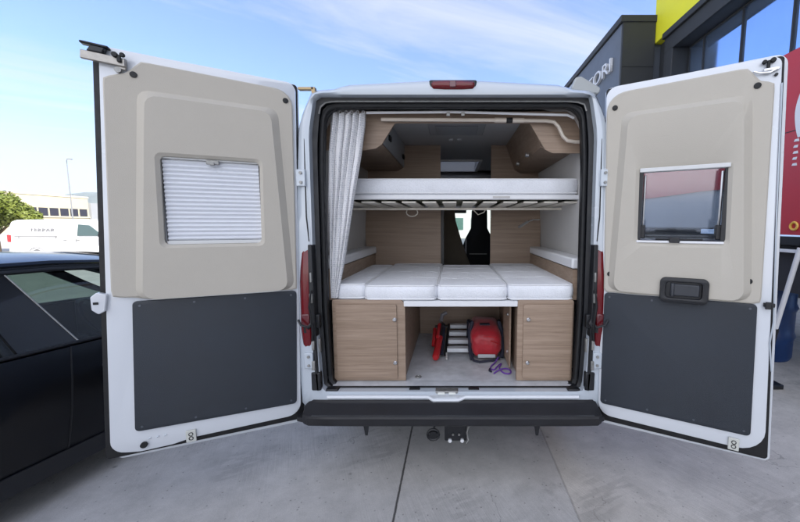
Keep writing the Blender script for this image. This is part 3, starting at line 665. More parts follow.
# left: pleated blind closed over the window
b = MB(); npl = 19; zt, zb = 1.992, 1.566; rows = []
for k in range(npl*2+1):
    z = zt-(zt-zb)*k/(npl*2); yv = .016 if k % 2 else .002
    rows.append([(.219+i*(.440/12), yv+.0006*math.sin(i*2.1+k), z) for i in range(13)])
b.loft(rows, closed=False); b.build('pleated_blind', mat('blind_white', (.74, .76, .80), .7), dl, smooth=False)
for z0_, z1_ in ((1.546, 1.566), (1.994, 2.004)): b = MB(); b.box(.217, .662, .004, .020, z0_, z1_); b.build('blind_rail', mat('blind_rail_grey', (.62, .63, .63), .5), dl, bevel=.003)
b = MB(); b.box(.405, .465, .018, .032, 1.975, 1.998); b.box(.425, .447, .030, .040, 1.97, 1.983); b.build('blind_latch', GALV, dl, bevel=.003)
b = MB(); b.box(.21, .67, -.085, -.078, 1.545, 2.0); b.build('window_pane', DKGL, dl)
# right: open hinged window with struts
b = MB(); b.box(.203, .222, .0-.03, .0, 1.553, 1.967); b.box(.598, .618, -.03, 0, 1.553, 1.967); b.box(.222, .598, -.03, 0, 1.553, 1.566); b.box(.222, .598, -.03, 0, 1.955, 1.967)
b.build('window_frame', BLACKP, dr, bevel=.003)
b = MB(); b.box(.205, .614, -.045, -.004, 1.943, 1.966); bc = b.build('blind_cassette', mat('blind_rail_grey', (.62, .63, .63), .5), dr, bevel=.004)
b = MB(); b.box(.205, .610, -.040, -.004, 1.550, 1.563); b.build('bottom_rail', PWHITE, dr, bevel=.003)
b = MB(); b.box(.30, .52, -.030, -.012, 1.566, 1.576); b.box(.365, .415, -.050, -.012, 1.552, 1.580); b.build('window_catch', BLACKP, dr, bevel=.004)
Mt = Matrix.Translation((0, .09, 1.96)) @ Matrix.Rotation(R(8), 4, 'X')
b = MB(); b.box(.195, .625, -.003, .003, -.42, .0, M=Mt); b.build('window_pane', ACRYL, dr, bevel=.002)
for x in (.232, .588): b = MB(); b.tube([(x, -.004, 1.93), (x, .0, 1.70), (x, .02, 1.62)], .007, 6); b.build('window_stay', ALU, dr)
for x in (.232, .588): b = MB(); b.box(x-.014, x+.014, -.012, .04, 1.572, 1.650); b.build('stay_bracket', BLACKP, dr, bevel=.004)
# handle bowl on the right door
hb = rpoly(rect(.335, .560, 1.222, 1.362), .028, 6)
plate('door_handle', [hb, rpoly(rect(.362, .530, 1.250, 1.338), .018, 5)], .016, .062, BLACKP, dr, -1, .006)
plate('handle_bowl', [rpoly(rect(.340, .555, 1.228, 1.356), .02, 4)], .018, .046, BLACKP, dr, -1, .003)
b = MB(); b.box(.385, .520, -.060, -.047, 1.262, 1.328); b.box(.385, .405, -.066, -.047, 1.258, 1.332); b.build('handle_grip', mat('grip_black', (.028, .032, .04), .35), dr, bevel=.008)
# upper latches
def T(x, z, r=0): return Matrix.Translation((x, 0, z)) @ Matrix.Rotation(r, 4, 'Y')
b = MB(); M0 = T(.85, 2.445, R(-5)); b.box(-.085, .080, .012, .030, -.020, .020, M=M0); b.box(-.085, -.05, .008, .02, -.032, .022, M=M0); lt = b.build('upper_latch', mat('latch_metal', (.36, .34, .31), .4, .8, var=.2, vscale=30), dl, bevel=.004)
b = MB(); b.box(-.02, .085, -.01, .03, .050, .062, M=M0); b.prism([(.0, .02), (.06, .02), (.045, .05), (-.01, .05)], 'y', .0, .03); b.v[-8:] = [tuple(M0 @ Vector(v)) for v in b.v[-8:]]; b.build('latch_hook', BLACKP, lt, bevel=.006)
b = MB(); b.tube([(.800, .03, 2.466), (.800, .046, 2.466)], .013, 10); b.tube([(.772, .03, 2.470), (.772, .044, 2.470)], .011, 10); b.box(.778, .794, .03, .042, 2.435, 2.468); b.build('latch_release', RUBBER, lt, bevel=.003)
b = MB(); b.tube([(.80, .008, 2.405), (.80, .022, 2.405)], .014, 12); b.build('latch_stop', GALV, lt)
b = MB(); b.box(.715, .775, -.018, -.002, 2.392, 2.406); b.tube([(.675, -.012, 2.402), (.70, -.016, 2.388), (.74, -.016, 2.384), (.77, -.012, 2.400)], .006, 6); lt = b.build('upper_latch', ALU, dr, bevel=.003)
b = MB(); b.tube([(.748, -.004, 2.440), (.748, -.020, 2.440)], .012, 10); b.tube([(.716, -.004, 2.437), (.716, -.020, 2.437)], .010, 10); b.box(.726, .738, -.018, -.004, 2.402, 2.442); b.build('latch_release', RUBBER, lt, bevel=.003)
b = MB(); b.tube([(.765, -.002, 2.372), (.765, -.012, 2.372)], .007, 8); b.build('latch_stop', RUBBER, lt)
# edge lock on each free edge
b = MB(); b.prism(rpoly([(.925, 1.300), (.965, 1.312), (.990, 1.290), (.990, 1.225), (.965, 1.200), (.938, 1.215)], .010, 3), 'y', -.01, .018); eo = b.build('edge_lock', WHITE, dl, bevel=.004)
q = MB(); q.box(.960, .980, .0185, .021, 1.252, 1.264); q.build('lock_slot', RUBBER, eo)
b = MB(); b.box(.795, .84, -.016, .0, 1.235, 1.255); b.box(.80, .825, -.024, -.016, 1.225, 1.262); b.build('edge_lock', BLACKP, dr, bevel=.003)
b = MB(); b.tube([(.84, .002, .462), (.84, .014, .462)], .016, 14); b.build('drain_plug', RUBBER, dl)
b = MB(); b.tube([(.862, -.046, 2.3), (.885, -.046, 1.6), (.93, -.046, .6)], .004, 6) if False else b.tube([(.790, -.003, 2.33), (.815, -.003, 1.7), (.842, -.003, 1.16), (.835, -.003, 1.05), (.852, -.003, .9)], .0035, 6); b.build('edge_crease', SILVER, dr)
# small marks on the striker plates
for d_, s_, P_ in ((dl, 1, PL), (dr, -1, PR)):
    x, z = P_['plate']; b = MB()
    for k in (-1, 1):
        b.tube([(x+.010*math.cos(a*.785), s_*.013, z+k*.012+.010*math.sin(a*.785)) for a in range(8)], .0022, 5, closed=True)
    b.build('plate_mark', RUBBER, d_)

# ------------------------------------------------------------------ interior fittings
b = MB(); b.box(-.80, .80, .12, YF, .570, .600); b.build('floor', FLOORM, van)
for x, y in ((-.24, .18),):
    b = MB(); b.tube([(x+.018*math.cos(a*.524), y+.018*math.sin(a*.524), .606) for a in range(12)], .004, 6, closed=True); b.box(x-.012, x+.012, y-.008, y+.008, .6, .606); b.build('lashing_ring', GALV, van)
ceil = MB(); ceil.box(-.74, .74, .46, 2.3, 2.448, 2.458); ceil.box(-.74, -.33, 2.3, 3.1, 2.448, 2.458); ceil.box(.33, .74, 2.3, 3.1, 2.448, 2.458); ceil.build('ceiling_panel', CEIL, van)
# garage cabinets
def cabinet(x0, x1, dx0, dx1, knobx, hinge_left, chamfer_right):
    z0, z1 = .604, 1.160; y0 = .122
    pts = [(x0, z0), (x1, z0), (x1, z1), (x0, z1)]; rr = [.004, .004, .02, .02]
    if chamfer_right is True: pts = [(x0, z0), (x1, z0), (x1, z1-.035), (x1-.025, z1), (x0, z1)]; rr = [.004, .004, .008, .008, .012]
    c = plate('garage_cabinet', [rpoly(pts, rr, 4)], -y0-.018, -y0, WOODX, van, -1, .002)
    dd = plate('cabinet_door', [rpoly(rect(dx0, dx1, .622, 1.128), .012, 4)], -y0+.001, -y0+.013, WOODX, c, -1, .003)
    for z in (.735, 1.03):
        q = MB(); q.tube([(knobx, y0-.012, z), (knobx, y0-.022, z), (knobx, y0-.026, z)], [.013, .013, .009], 16); q.box(knobx-.012, knobx+.012, y0-.028, y0-.024, z-.003, z+.003)
        q.build('push_knob', STEEL, dd)
    return c
cabinet(-.800, -.318, -.775, -.372, -.435+.05, True, True)
cabinet(.428, .800, .465, .788, .497, False, False)
b = MB(); b.box(-.345, -.327, .141, 1.22, .603, 1.115); b.box(-.80, -.346, 1.15, 1.17, .603, 1.115); b.build('cabinet_side', WOODD, van)
b = MB(); b.box(.450, .468, .141, 1.22, .603, 1.115); b.box(.429, .449, .141, .16, .603, 1.15); b.build('cabinet_side', WOODD, van)
b = MB(); b.box(.405, .417, .30, .62, .62, 1.08); cd_ = b.build('inner_cabinet_door', WOODX, van, bevel=.002)
for z in (.72, 1.0): q = MB(); q.tube([(.404, .36, z), (.394, .36, z)], .012, 12); q.build('push_knob', STEEL, cd_)
b = MB(); b.box(-.32, .449, 1.16, 1.18, .603, 1.115); b.build('garage_back', WOODD, van)
# bed base
b = MB(); b.box(-.80, .80, .143, 1.40, 1.118, 1.150); b.build('bed_base', PWHITE, van, bevel=.002)
b = MB(); b.box(-.326, .428, .120, .142, 1.113, 1.150); b.build('bed_base_edge', PWHITE, van, bevel=.003)
# wardrobe walls behind the beds
def wood_wall(name, x0, x1, y, z0, z1, m=WOODD, dpt=.02):
    q = MB(); q.box(x0, x1, y, y+dpt, z0, z1); return q.build(name, m, van, bevel=.002)
WALLN = WOODD
wood_wall('wardrobe_wall', -.90, -.125, 1.46, .603, 2.445, WALLN)
wood_wall('wardrobe_wall', .385, .90, 1.46, .603, 2.445, WALLN)
b = MB(); b.box(-.33, -.31, 1.481, 2.3, .603, 2.44); b.build('wardrobe_side', WALLN, van)
b = MB(); b.box(.60, .62, 1.481, 2.3, .603, 2.44); b.build('wardrobe_side', WALLN, van)
b = MB(); b.box(-.80, -.33, 2.3, 2.32, .603, 2.44); b.build('bathroom_wall', WALLN, van)
b = MB(); b.tube([(.385, 1.44, 1.80), (.385, 1.44, 1.72)], .006, 6); b.build('cream_strap', PALEW, van)
# side wall ledges and lower wood strip
for s in (-1, 1):
    q = MB(); q.box(min(s*.79, s*.93), max(s*.79, s*.93), .16, 1.455, 1.36, 1.43); q.build('wall_ledge', PWHITE, van, bevel=.012)
    q = MB(); q.box(min(s*.80, s*.93), max(s*.80, s*.93), .16, 1.455, 1.15, 1.355); q.build('wall_strip', WOODX, van)
# ring-shaped wood arch at the head of the rear space
arch = [(-.86, 2.395), (-.86, 2.146), (-.60, 2.146), (-.515, 2.158), (-.475, 2.185), (-.385, 2.322), (.508, 2.322), (.615, 2.150), (.665, 2.128), (.87, 2.128), (.87, 2.395)]
me_ = plate('arch_panel', [rpoly(arch, [.0, .0, .05, .04, .03, .02, .02, .04, .03, .0, .0], 4)], -.268, -.25, WOODX, van, -1, .002)
# curtain track and ladder tube
b = MB(); b.tube([(-.545, .135, 2.352), (0, .132, 2.356), (.72, .135, 2.338), (.765, .15, 2.325)], .008, 8); tr = b.build('curtain_track', PWHITE, van)
for x in (-.03, .062): q = MB(); q.box(x-.010, x+.010, .118, .132, 2.33, 2.352); q.build('track_clip', GALV, tr)
CREAMT = mat('cream_tube', (.62, .55, .47), .3, coat=.3)
b = MB(); b.tube([(-.465, .20, 2.330), (.25, .20, 2.326), (.60, .20, 2.322), (.655, .20, 2.315), (.685, .20, 2.285), (.715, .20, 2.225), (.745, .20, 2.197), (.80, .205, 2.190), (.86, .21, 2.190)], .0115, 10); tb = b.build('grab_rail', CREAMT, van)
q = MB(); q.tube([(.345, .20, 2.325), (.385, .20, 2.325)], .017, 10); q.build('rail_clamp', RUBBER, tb)
q = MB(); q.tube([(.27, .20, 2.326), (.345, .20, 2.325)], .015, 10); q.tube([(.385, .20, 2.325), (.46, .20, 2.324)], .015, 10); q.build('rail_sleeve', CREAMT, tb)
# lockers above the upper bunk
LOCK = mat('locker_grey', (.33, .35, .37), .5, var=.04)
b = MB(); b.prism([(-.88, 2.19), (-.56, 2.19), (-.505, 2.22), (-.495, 2.445), (-.88, 2.445)], 'y', .40, 1.455); lk = b.build('overhead_locker', WOODD, van, bevel=.004)
q = MB(); q.prism([(-.500, 2.225), (-.492, 2.225), (-.485, 2.44), (-.493, 2.44)], 'y', .405, 1.45); q.build('locker_door', LOCK, lk, bevel=.002)
for y in (.62, 1.35):
    q = MB(); q.box(-.490, -.474, y-.035, y+.035, 2.29, 2.33); q.build('locker_catch', RUBBER, lk, bevel=.005)
b = MB(); b.prism([(.88, 2.17), (.68, 2.17), (.62, 2.20), (.53, 2.445), (.88, 2.445)], 'y', .40, 1.455); lk = b.build('overhead_locker', WOODD, van, bevel=.004)
for y in (.7, 1.1, 1.5): q = MB(); q.tube([(.60, y, 2.20), (.575, y, 2.205)], .018, 12); q.build('spot_light', STEEL, lk)
b = MB(); b.box(-.20, .26, .66, 1.02, 2.430, 2.4475); rv = b.build('roof_vent', mat('vent_grey', (.32, .32, .33), .5), van, bevel=.006)
q = MB(); q.box(-.14, .20, .71, .96, 2.422, 2.4295); q.build('vent_lid', mat('vent_lid', (.22, .22, .23), .4), rv, bevel=.004)
for x in (-.02, .06): q = MB(); q.tube([(x, 1.22, 2.447), (x, 1.22, 2.437)], .02, 14); q.build('ceiling_lamp', PWHITE, van)
q = MB(); q.box(-.36, -.32, 2.26, 3.14, 2.43, 2.60); q.box(.32, .36, 2.26, 3.14, 2.43, 2.60); q.box(-.32, .32, 2.26, 2.30, 2.43, 2.60); q.box(-.32, .32, 3.10, 3.14, 2.43, 2.60)  # skylight added to bring daylight into the dark aisle
rw = q.build('added_skylight', PWHITE, van, bevel=.004)
q = MB(); q.box(-.38, .38, 2.24, 3.16, 2.601, 2.625); q.build('clear_dome', glass('dome_glass', (.9, .92, .94), .05), rw, bevel=.01)
# front overhead shelf closing the view forward
b = MB(); b.prism([(3.16, 1.98), (3.15, 2.38), (3.25, 2.446), (YF, 2.446), (YF, 1.96)], 'x', -.80, .80); b.build('cab_shelf', LINER, van, bevel=.01)
# cab seats and what stands in the aisle
def cab_seat(x, y, m, h=1.72, wd=.25):
    sh = [(-wd*.96, .70), (wd*.96, .70), (wd*1.05, 1.0), (wd, 1.25), (wd*.72, 1.46), (wd*.45, 1.60), (wd*.42, h-.06), (wd*.3, h), (-wd*.3, h), (-wd*.42, h-.06), (-wd*.45, 1.60), (-wd*.72, 1.46), (-wd, 1.25), (-wd*1.05, 1.0)]
    lo = []
    for yo, sc_ in ((-.07, .86), (-.05, .97), (0, 1.0), (.06, .97), (.09, .85)):
        lo.append([(x+px*sc_, y+yo-(pz-.7)*.12, .7+(pz-.7)*(.98+.02*sc_)) for px, pz in sh])
    q = MB(); q.loft(lo); st = q.build('cab_seat', m, van, ang=60)
    q = MB(); q.box(x-wd, x+wd, y-.02, y+.48, .55, .76); q.build('seat_cushion', m, st, bevel=.05)
    return st
st = cab_seat(.40, 3.35, SEATM, 1.92, .28)
q = MB(); q.box(.25, .52, 3.21, 3.232, 1.20, 1.215); q.build('seat_pocket', GALV, st)
cab_seat(-.46, 3.55, SEATM, 1.70, .24)
b = MB(); b.loft([[(-.20, y, .6), (.25, y, .6), (.22, y, 1.15), (.12, y, 1.42), (.035, y, 1.70), (.02, y, 1.86), (-.12, y, 1.86)] for y in (2.35, 2.45)]); b.build('aisle_seat_back', OLIVE, van, bevel=.02)
b = MB(); b.box(-.125, -.095, 1.47, 1.50, .7, 1.84); b.build('dark_post', BLACKP, van)
b = MB(); b.tube([(.185, 3.0, 1.0), (.19, 3.0, 1.45)], .012, 8); b.build('belt_strap', LINER, van)
# upper bunk: frame, slats
b = MB(); b.box(-.84, .90, .345, .375, 1.828, 1.862); b.build('bunk_rail', PWHITE, van, bevel=.006)
b = MB(); b.box(-.84, .90, 1.40, 1.43, 1.800, 1.855); b.build('bunk_rail', PWHITE, van, bevel=.004)
b = MB(); b.box(-.84, .90, .74, .775, 1.772, 1.790); b.build('bunk_batten', PALEW, van, bevel=.004)
for k in range(12):
    x = -.80+k*.145; b = MB(); b.box(x, x+.100, .376, 1.399, 1.806, 1.818); b.build('bunk_slat', PALEW, van, bevel=.003)
b = MB(); b.box(-.84, .88, .378, 1.398, 1.842, 1.8615); b.build('bunk_board', mat('bunk_underlay', (.19, .19, .14), .9), van)
b = MB(); b.box(.28, .40, .341, .3445, 1.838, 1.852); b.build('rail_tag', LINER, van)
# reading lights and loops below the bunk
b = MB(); b.tube([(.82, 1.2, 1.70), (.76, 1.18, 1.70), (.70, 1.15, 1.68)], .006, 8); b.tube([(.70, 1.15, 1.68), (.61, 1.10, 1.63)], .012, 8); b.build('reading_lamp', ALU, van)
for x in (-.36,):
    b = MB(); b.tube([(x+.05*math.cos(a*.524), .95, 1.76+.035*math.sin(a*.524)) for a in range(5, 14)], .005, 6); b.build('cable_loop', PALEW, van)
b = MB(); b.tube([(.18, .95, 1.78), (.22, .95, 1.74), (.27, .95, 1.76), (.29, .95, 1.79)], .005, 6); b.build('cable_loop', PALEW, van)

# ================================================================== LOOSE THINGS IN THE VAN
def fabric(name, c, pat, scale=1.0):
    m = bpy.data.materials.new(name); m.use_nodes = True; t = m.node_tree; b = t.nodes['Principled BSDF']; n = t.nodes; l = t.links
    co = n.new('ShaderNodeTexCoord'); v = n.new('ShaderNodeTexVoronoi'); v.feature = 'SMOOTH_F1'; v.inputs['Scale'].default_value = pat; v.inputs['Smoothness'].default_value = .3
    l.new(co.outputs['Object'], v.inputs['Vector'])
    nz = n.new('ShaderNodeTexNoise'); nz.inputs['Scale'].default_value = 5; nz.inputs['Detail'].default_value = 5; l.new(co.outputs['Object'], nz.inputs['Vector'])
    r = n.new('ShaderNodeMapRange'); r.inputs[1].default_value = .15; r.inputs[2].default_value = .55; r.inputs[3].default_value = .955; r.inputs[4].default_value = 1.02; l.new(v.outputs['Distance'], r.inputs[0])
    r2 = n.new('ShaderNodeMapRange'); r2.inputs[1].default_value = .3; r2.inputs[2].default_value = .7; r2.inputs[3].default_value = .93; r2.inputs[4].default_value = 1.05; l.new(nz.outputs['Fac'], r2.inputs[0])
    mm = n.new('ShaderNodeMath'); mm.operation = 'MULTIPLY'; l.new(r.outputs[0], mm.inputs[0]); l.new(r2.outputs[0], mm.inputs[1])
    s = n.new('ShaderNodeVectorMath'); s.operation = 'SCALE'; s.inputs[0].default_value = c; l.new(mm.outputs[0], s.inputs['Scale']); l.new(s.outputs[0], b.inputs['Base Color'])
    b.inputs['Roughness'].default_value = .85; b.inputs['Sheen Weight'].default_value = .15
    bp = n.new('ShaderNodeBump'); bp.inputs['Strength'].default_value = .35; bp.inputs['Distance'].default_value = .004; l.new(v.outputs['Distance'], bp.inputs['Height']); l.new(bp.outputs[0], b.inputs['Normal'])
    return m
TICK = fabric('mattress_ticking', (.74, .76, .80), 110)
PIPE = mat('white_piping', (.74, .75, .77), .7)
def mattress(label, x0, x1, y0, y1, z0, z1, seed, nx=14, ny=20, skew=0., group='mattress sections of the lower bed'):
    cx, cy = (x0+x1)/2, (y0+y1)/2; t = thing('mattress', label, 'mattress', (cx, cy, z0), group=group)
    hx, hy, hz = (x1-x0)/2, (y1-y0)/2, (z1-z0)
    def top(u, v):
        p = noise.noise(Vector((u*hx*7+seed*3, v*hy*7, seed)))*.007+noise.noise(Vector((u*hx*16, v*hy*11, seed+5)))*.004
        edge = max(abs(u), abs(v)); q = (1-abs(u)**8)*(1-abs(v)**10)
        return hz*(.965+.05*q)+p*q
    # side profile: rings from bottom to top edge
    ring = rpoly(rect(-hx, hx, -hy, hy), .035, 6)
    ring = resample(ring, 80); loops = []
    for z, o in ((0, -.012), (.012, -.003), (hz*.35, .003), (hz*.65, .004), (hz*.88, .0), (hz*.965, -.010)):
        loops.append([(p.x*(1+o/hx), p.y*(1+o/hy), z) for p in ring])
    for f in (.96, .85, .65, .4, .15):
        loops.append([(p.x*f*(1-.012/hx), p.y*f*(1-.012/hy), top(p.x/hx*f, p.y/hy*f)) for p in ring])
    b = MB(); b.loft(loops)
    o = b.build('cover', TICK, t, ang=70)
    if group:
        for k in range(1, 4):
            yq = -hy+2*hy*k/4; q = MB(); q.tube([(x_*hx, yq+.006*math.sin(x_*9+seed), top(x_, yq/hy)-.0005) for x_ in [-.93+1.86*i/24 for i in range(25)]], .0014, 4); q.build('stitching', PIPE, o)
    q = MB()
    q.tube([(p.x*(1-.004/hx), p.y*(1-.004/hy), hz*.95) for p in ring], .0055, 6, closed=True); q.tube([(p.x*(1-.002/hx), p.y*(1-.002/hy), .012) for p in ring], .0055, 6, closed=True)
    q.build('piping', PIPE, t)
    return t
mattress('narrow pale mattress strip against the side wall, beside the curtain foot', -.798, -.592, .165, 1.30, 1.151, 1.258, 1, nx=6)
mattress('wide pale mattress section over the left-hand oak cabinet', -.588, -.108, .122, 1.44, 1.151, 1.256, 2)
mattress('pale mattress section in the centre, above the red bag', -.104, .362, .125, 1.30, 1.151, 1.256, 3)
mattress('pale mattress section above the right-hand oak cabinet', .366, .797, .122, 1.38, 1.151, 1.262, 4)
mattress('long white mattress on the upper bunk, above the slats', -.838, .895, .352, 1.42, 1.863, 1.975, 6, group=None)

# curtain gathered at the left of the opening
def curtain():
    t = thing('curtain', 'pale patterned curtain gathered and hanging at the left of the van opening', 'curtain', (-.66, .14, 1.16))
    nu, nv = 110, 70; rows = []
    key = [(0, -.778, -.548), (.06, -.784, -.552), (.2, -.806, -.578), (.42, -.815, -.628), (.62, -.820, -.672), (.8, -.820, -.715), (1, -.812, -.770)]
    for j in range(nv+1):
        v = j/nv
        for a, c in zip(key, key[1:]):
            if a[0] <= v <= c[0]:
                q = (v-a[0])/(c[0]-a[0]); xl = a[1]+(c[1]-a[1])*q; xr = a[2]+(c[2]-a[2])*q; break
        z = 2.352-v*1.185; row = []
        for i in range(nu+1):
            u = i/nu; fold = 5.5
            ph = u*fold*2*math.pi+.5*math.sin(v*3)+.9*noise.noise(Vector((u*3, v*1.5, 1)))
            amp = .022*(1-.35*v)+(.006*math.exp(-v*12))
            y = .150+amp*math.sin(ph)+.005*math.sin(ph*2.3+v*8)+.006*noise.noise(Vector((u*14, v*5, 8)))
            xx = xl+(xr-xl)*u+.007*math.cos(ph)*(1-v*.5)
            zz = z+(.012*math.sin(ph*1.0+1)*math.exp(-v*25))
            row.append((xx+.66, y-.14, zz-1.16))
        rows.append(row)
    me = MB(); me.loft(rows, closed=False)
    m = bpy.data.materials.new('curtain_cloth'); m.use_nodes = True; tt = m.node_tree; b = tt.nodes['Principled BSDF']; n = tt.nodes; l = tt.links
    co = n.new('ShaderNodeTexCoord'); mp = n.new('ShaderNodeMapping'); mp.inputs['Scale'].default_value = (140, 55, 70); l.new(co.outputs['Object'], mp.inputs[0])
    ck = n.new('ShaderNodeTexVoronoi'); ck.inputs['Scale'].default_value = 1; ck.inputs['Randomness'].default_value = .25; l.new(mp.outputs[0], ck.inputs['Vector'])
    r = n.new('ShaderNodeValToRGB'); r.color_ramp.elements[0].position = .25; r.color_ramp.elements[0].color = (.48, .50, .54, 1); r.color_ramp.elements[1].position = .48; r.color_ramp.elements[1].color = (.74, .74, .75, 1)
    l.new(ck.outputs['Distance'], r.inputs[0]); l.new(r.outputs[0], b.inputs['Base Color']); b.inputs['Roughness'].default_value = .85
    me.build('drape', m, t, ang=180)
    q = MB()
    for k in range(6): x = -.745+k*.036+.66; q.tube([(x+.008*math.cos(a*.785), -.003, 2.352-1.16+.004+.009*math.sin(a*.785)) for a in range(8)], .002, 5, closed=True)
    q.build('curtain_hooks', PWHITE, t)
curtain()

# folding ladder lying in the garage
def ladder():
    t = thing('folding_ladder', 'folded aluminium ladder with pale treads on the garage floor, between red tube and red bag', 'ladder', (.050, .56, .60))
    dz = .0; P0 = Vector((0, .02, .035)); P1 = Vector((.012, .42, .125))
    for s in (-1, 1):
        b = MB(); b.tube([P0+Vector((s*.108, -.02, -.02)), P1+Vector((s*.100, .02, .01))], .014, 6); b.build('rail', BLACKP, t)
    for k in range(4):
        f = k/3; p = P0.lerp(P1, f*.93+.02); w_ = .098-.008*f
        b = MB(); b.box(p.x-w_, p.x+w_, p.y-.012, p.y+.05, p.z-.008, p.z+.026); b.build('tread', mat('ladder_tread', (.62, .65, .68), .35, .2), t, bevel=.005)
    for s in (-1, 1):
        b = MB(); b.tube([(s*.10, .0, .03), (s*.10, -.075, .0+.012)], .008, 8); b.build('foot', LINER if s < 0 else PWHITE, t)
ladder()
# red tube with black straps
def red_tube():
    t = thing('red_tube', 'red cylinder with black straps, lying left of the folded ladder', 'cylinder', (-.128, .46, .60))
    b = MB(); b.tube([(-.008, .0, .030), (-.006, .012, .032), (.0, .10, .045), (.015, .26, .105)], [.022, .028, .028, .028], 16); b.build('body', REDP, t)
    b = MB(); b.tube([(.016, .265, .107), (.03, .42, .165), (.032, .44, .17)], [.022, .034, .02], 12); b.box(-.03, .085, .36, .40, .16, .175); b.build('black_head', BLACKP, t, bevel=.003)
    b = MB(); b.tube([(.04, .08, .03), (.045, .25, .09), (.05, .38, .17)], .013, 10); b.build('strap', NAVY, t)
    b = MB(); b.tube([(-.034, .20, .06), (-.03, .36, .15)], .016, 10); b.tube([(.0, .20, .13), (.01, .36, .19)], .015, 10); b.build('side_tube', REDP, t)
    b = MB(); b.tube([(.02, .46, .19), (.03, .49, .24), (.07, .50, .26)], .018, 10); b.build('fitting', mat('grey_fit', (.20, .20, .22), .5), t)
red_tube()
# red bag
def red_bag():
    t = thing('red_bag', 'red nylon bag with black side straps on the garage floor, beside right oak cabinet', 'bag', (.262, .60, .60))
    lo = []
    for y, sx, sz, zc in ((-.115, .075, .060, .100), (-.105, .105, .088, .112), (-.06, .122, .108, .125), (.06, .130, .125, .140), (.20, .126, .125, .142), (.27, .105, .100, .135), (.285, .07, .07, .13)):
        ring = []
        for k in range(28):
            a = 2*math.pi*k/28; c, s_ = math.cos(a), math.sin(a); e = .62
            x = sx*math.copysign(abs(c)**e, c); z = zc+sz*math.copysign(abs(s_)**e, s_)+(.006*math.sin(a*5+y*20))
            ring.append((x*(1+.05*noise.noise(Vector((a, y*8, 1)))), y+.008*noise.noise(Vector((a*2, y*4, 4))), max(.006, z)))
        lo.append(ring)
    b = MB(); b.loft(lo); b.build('bag_body', RED, t, ang=70)
    for sx in (-.112, .118):
        b = MB(); b.tube([(sx*1.0, -.10, .02), (sx*1.13, -.06, .06), (sx*1.13, .0, .19), (sx*.95, .02, .262), (sx*1.13, .20, .23), (sx*1.15, .22, .03)], .016, 8); b.build('side_strap', NAVY, t)
    b = MB(); b.tube([(.03, -.125, .16), (.075, -.118, .14), (.11, -.10, .12)], .003, 5); b.tube([(-.09, -.1, .182), (0, -.115, .19), (.08, -.104, .182)], .0035, 5); b.build('zip', REDP, t)
    b = MB(); b.box(-.07, .07, -.128, -.112, .022, .052); b.build('silver_band', mat('reflective_grey', (.40, .41, .43), .5), t, bevel=.012)
    b = MB(); b.tube([(-.115, -.115, .03), (-.10, -.15, .012), (-.06, -.17, .01), (-.01, -.16, .012), (.04, -.15, .014), (.10, -.12, .02)], .009, 8); b.tube([(-.12, -.06, .12), (-.135, -.10, .06), (-.12, -.14, .014)], .008, 8); b.build('black_strap', NAVY, t)
    b = MB(); b.box(-.05, .03, -.05, .0, .262, .268); b.build('bag_handle', NAVY, t)
red_bag()
# purple cord
b = MB(); o_ = Vector((.33, .30, .60))
pp = [(.02, .17, .03), (-.01, .12, .010), (-.045, .06, .007), (-.055, .01, .007), (-.03, -.005, .007), (.0, .05, .010), (.035, .10, .008), (.01, .02, .007), (.03, -.06, .007), (.065, -.075, .007), (.085, -.04, .007), (.075, .0, .007), (.045, .01, .008), (.0, -.02, .010), (-.04, -.07, .007)]
def smooth_path(P, n=5):
    P = [Vector(p) for p in P]; out = []
    for i in range(len(P)-1):
        p0, p1, p2, p3 = P[max(0, i-1)], P[i], P[i+1], P[min(len(P)-1, i+2)]
        for k in range(n):
            t = k/n; out.append(.5*((2*p1)+(-p0+p2)*t+(2*p0-5*p1+4*p2-p3)*t*t+(-p0+3*p1-3*p2+p3)*t**3))
    return out+[P[-1]]
b.tube(smooth_path(pp), .0052, 7); co_ = b.build('purple_cord', PURPLE); co_.location = o_
tag(co_, 'tangled purple cord on the garage floor in front of the red bag', 'cord')
b = MB(); b.tube([(-.062, .005, .008), (-.066, -.02, .008), (-.055, -.045, .008)], [.007, .009, .006], 8); b.build('cord_stop', NAVY, co_)

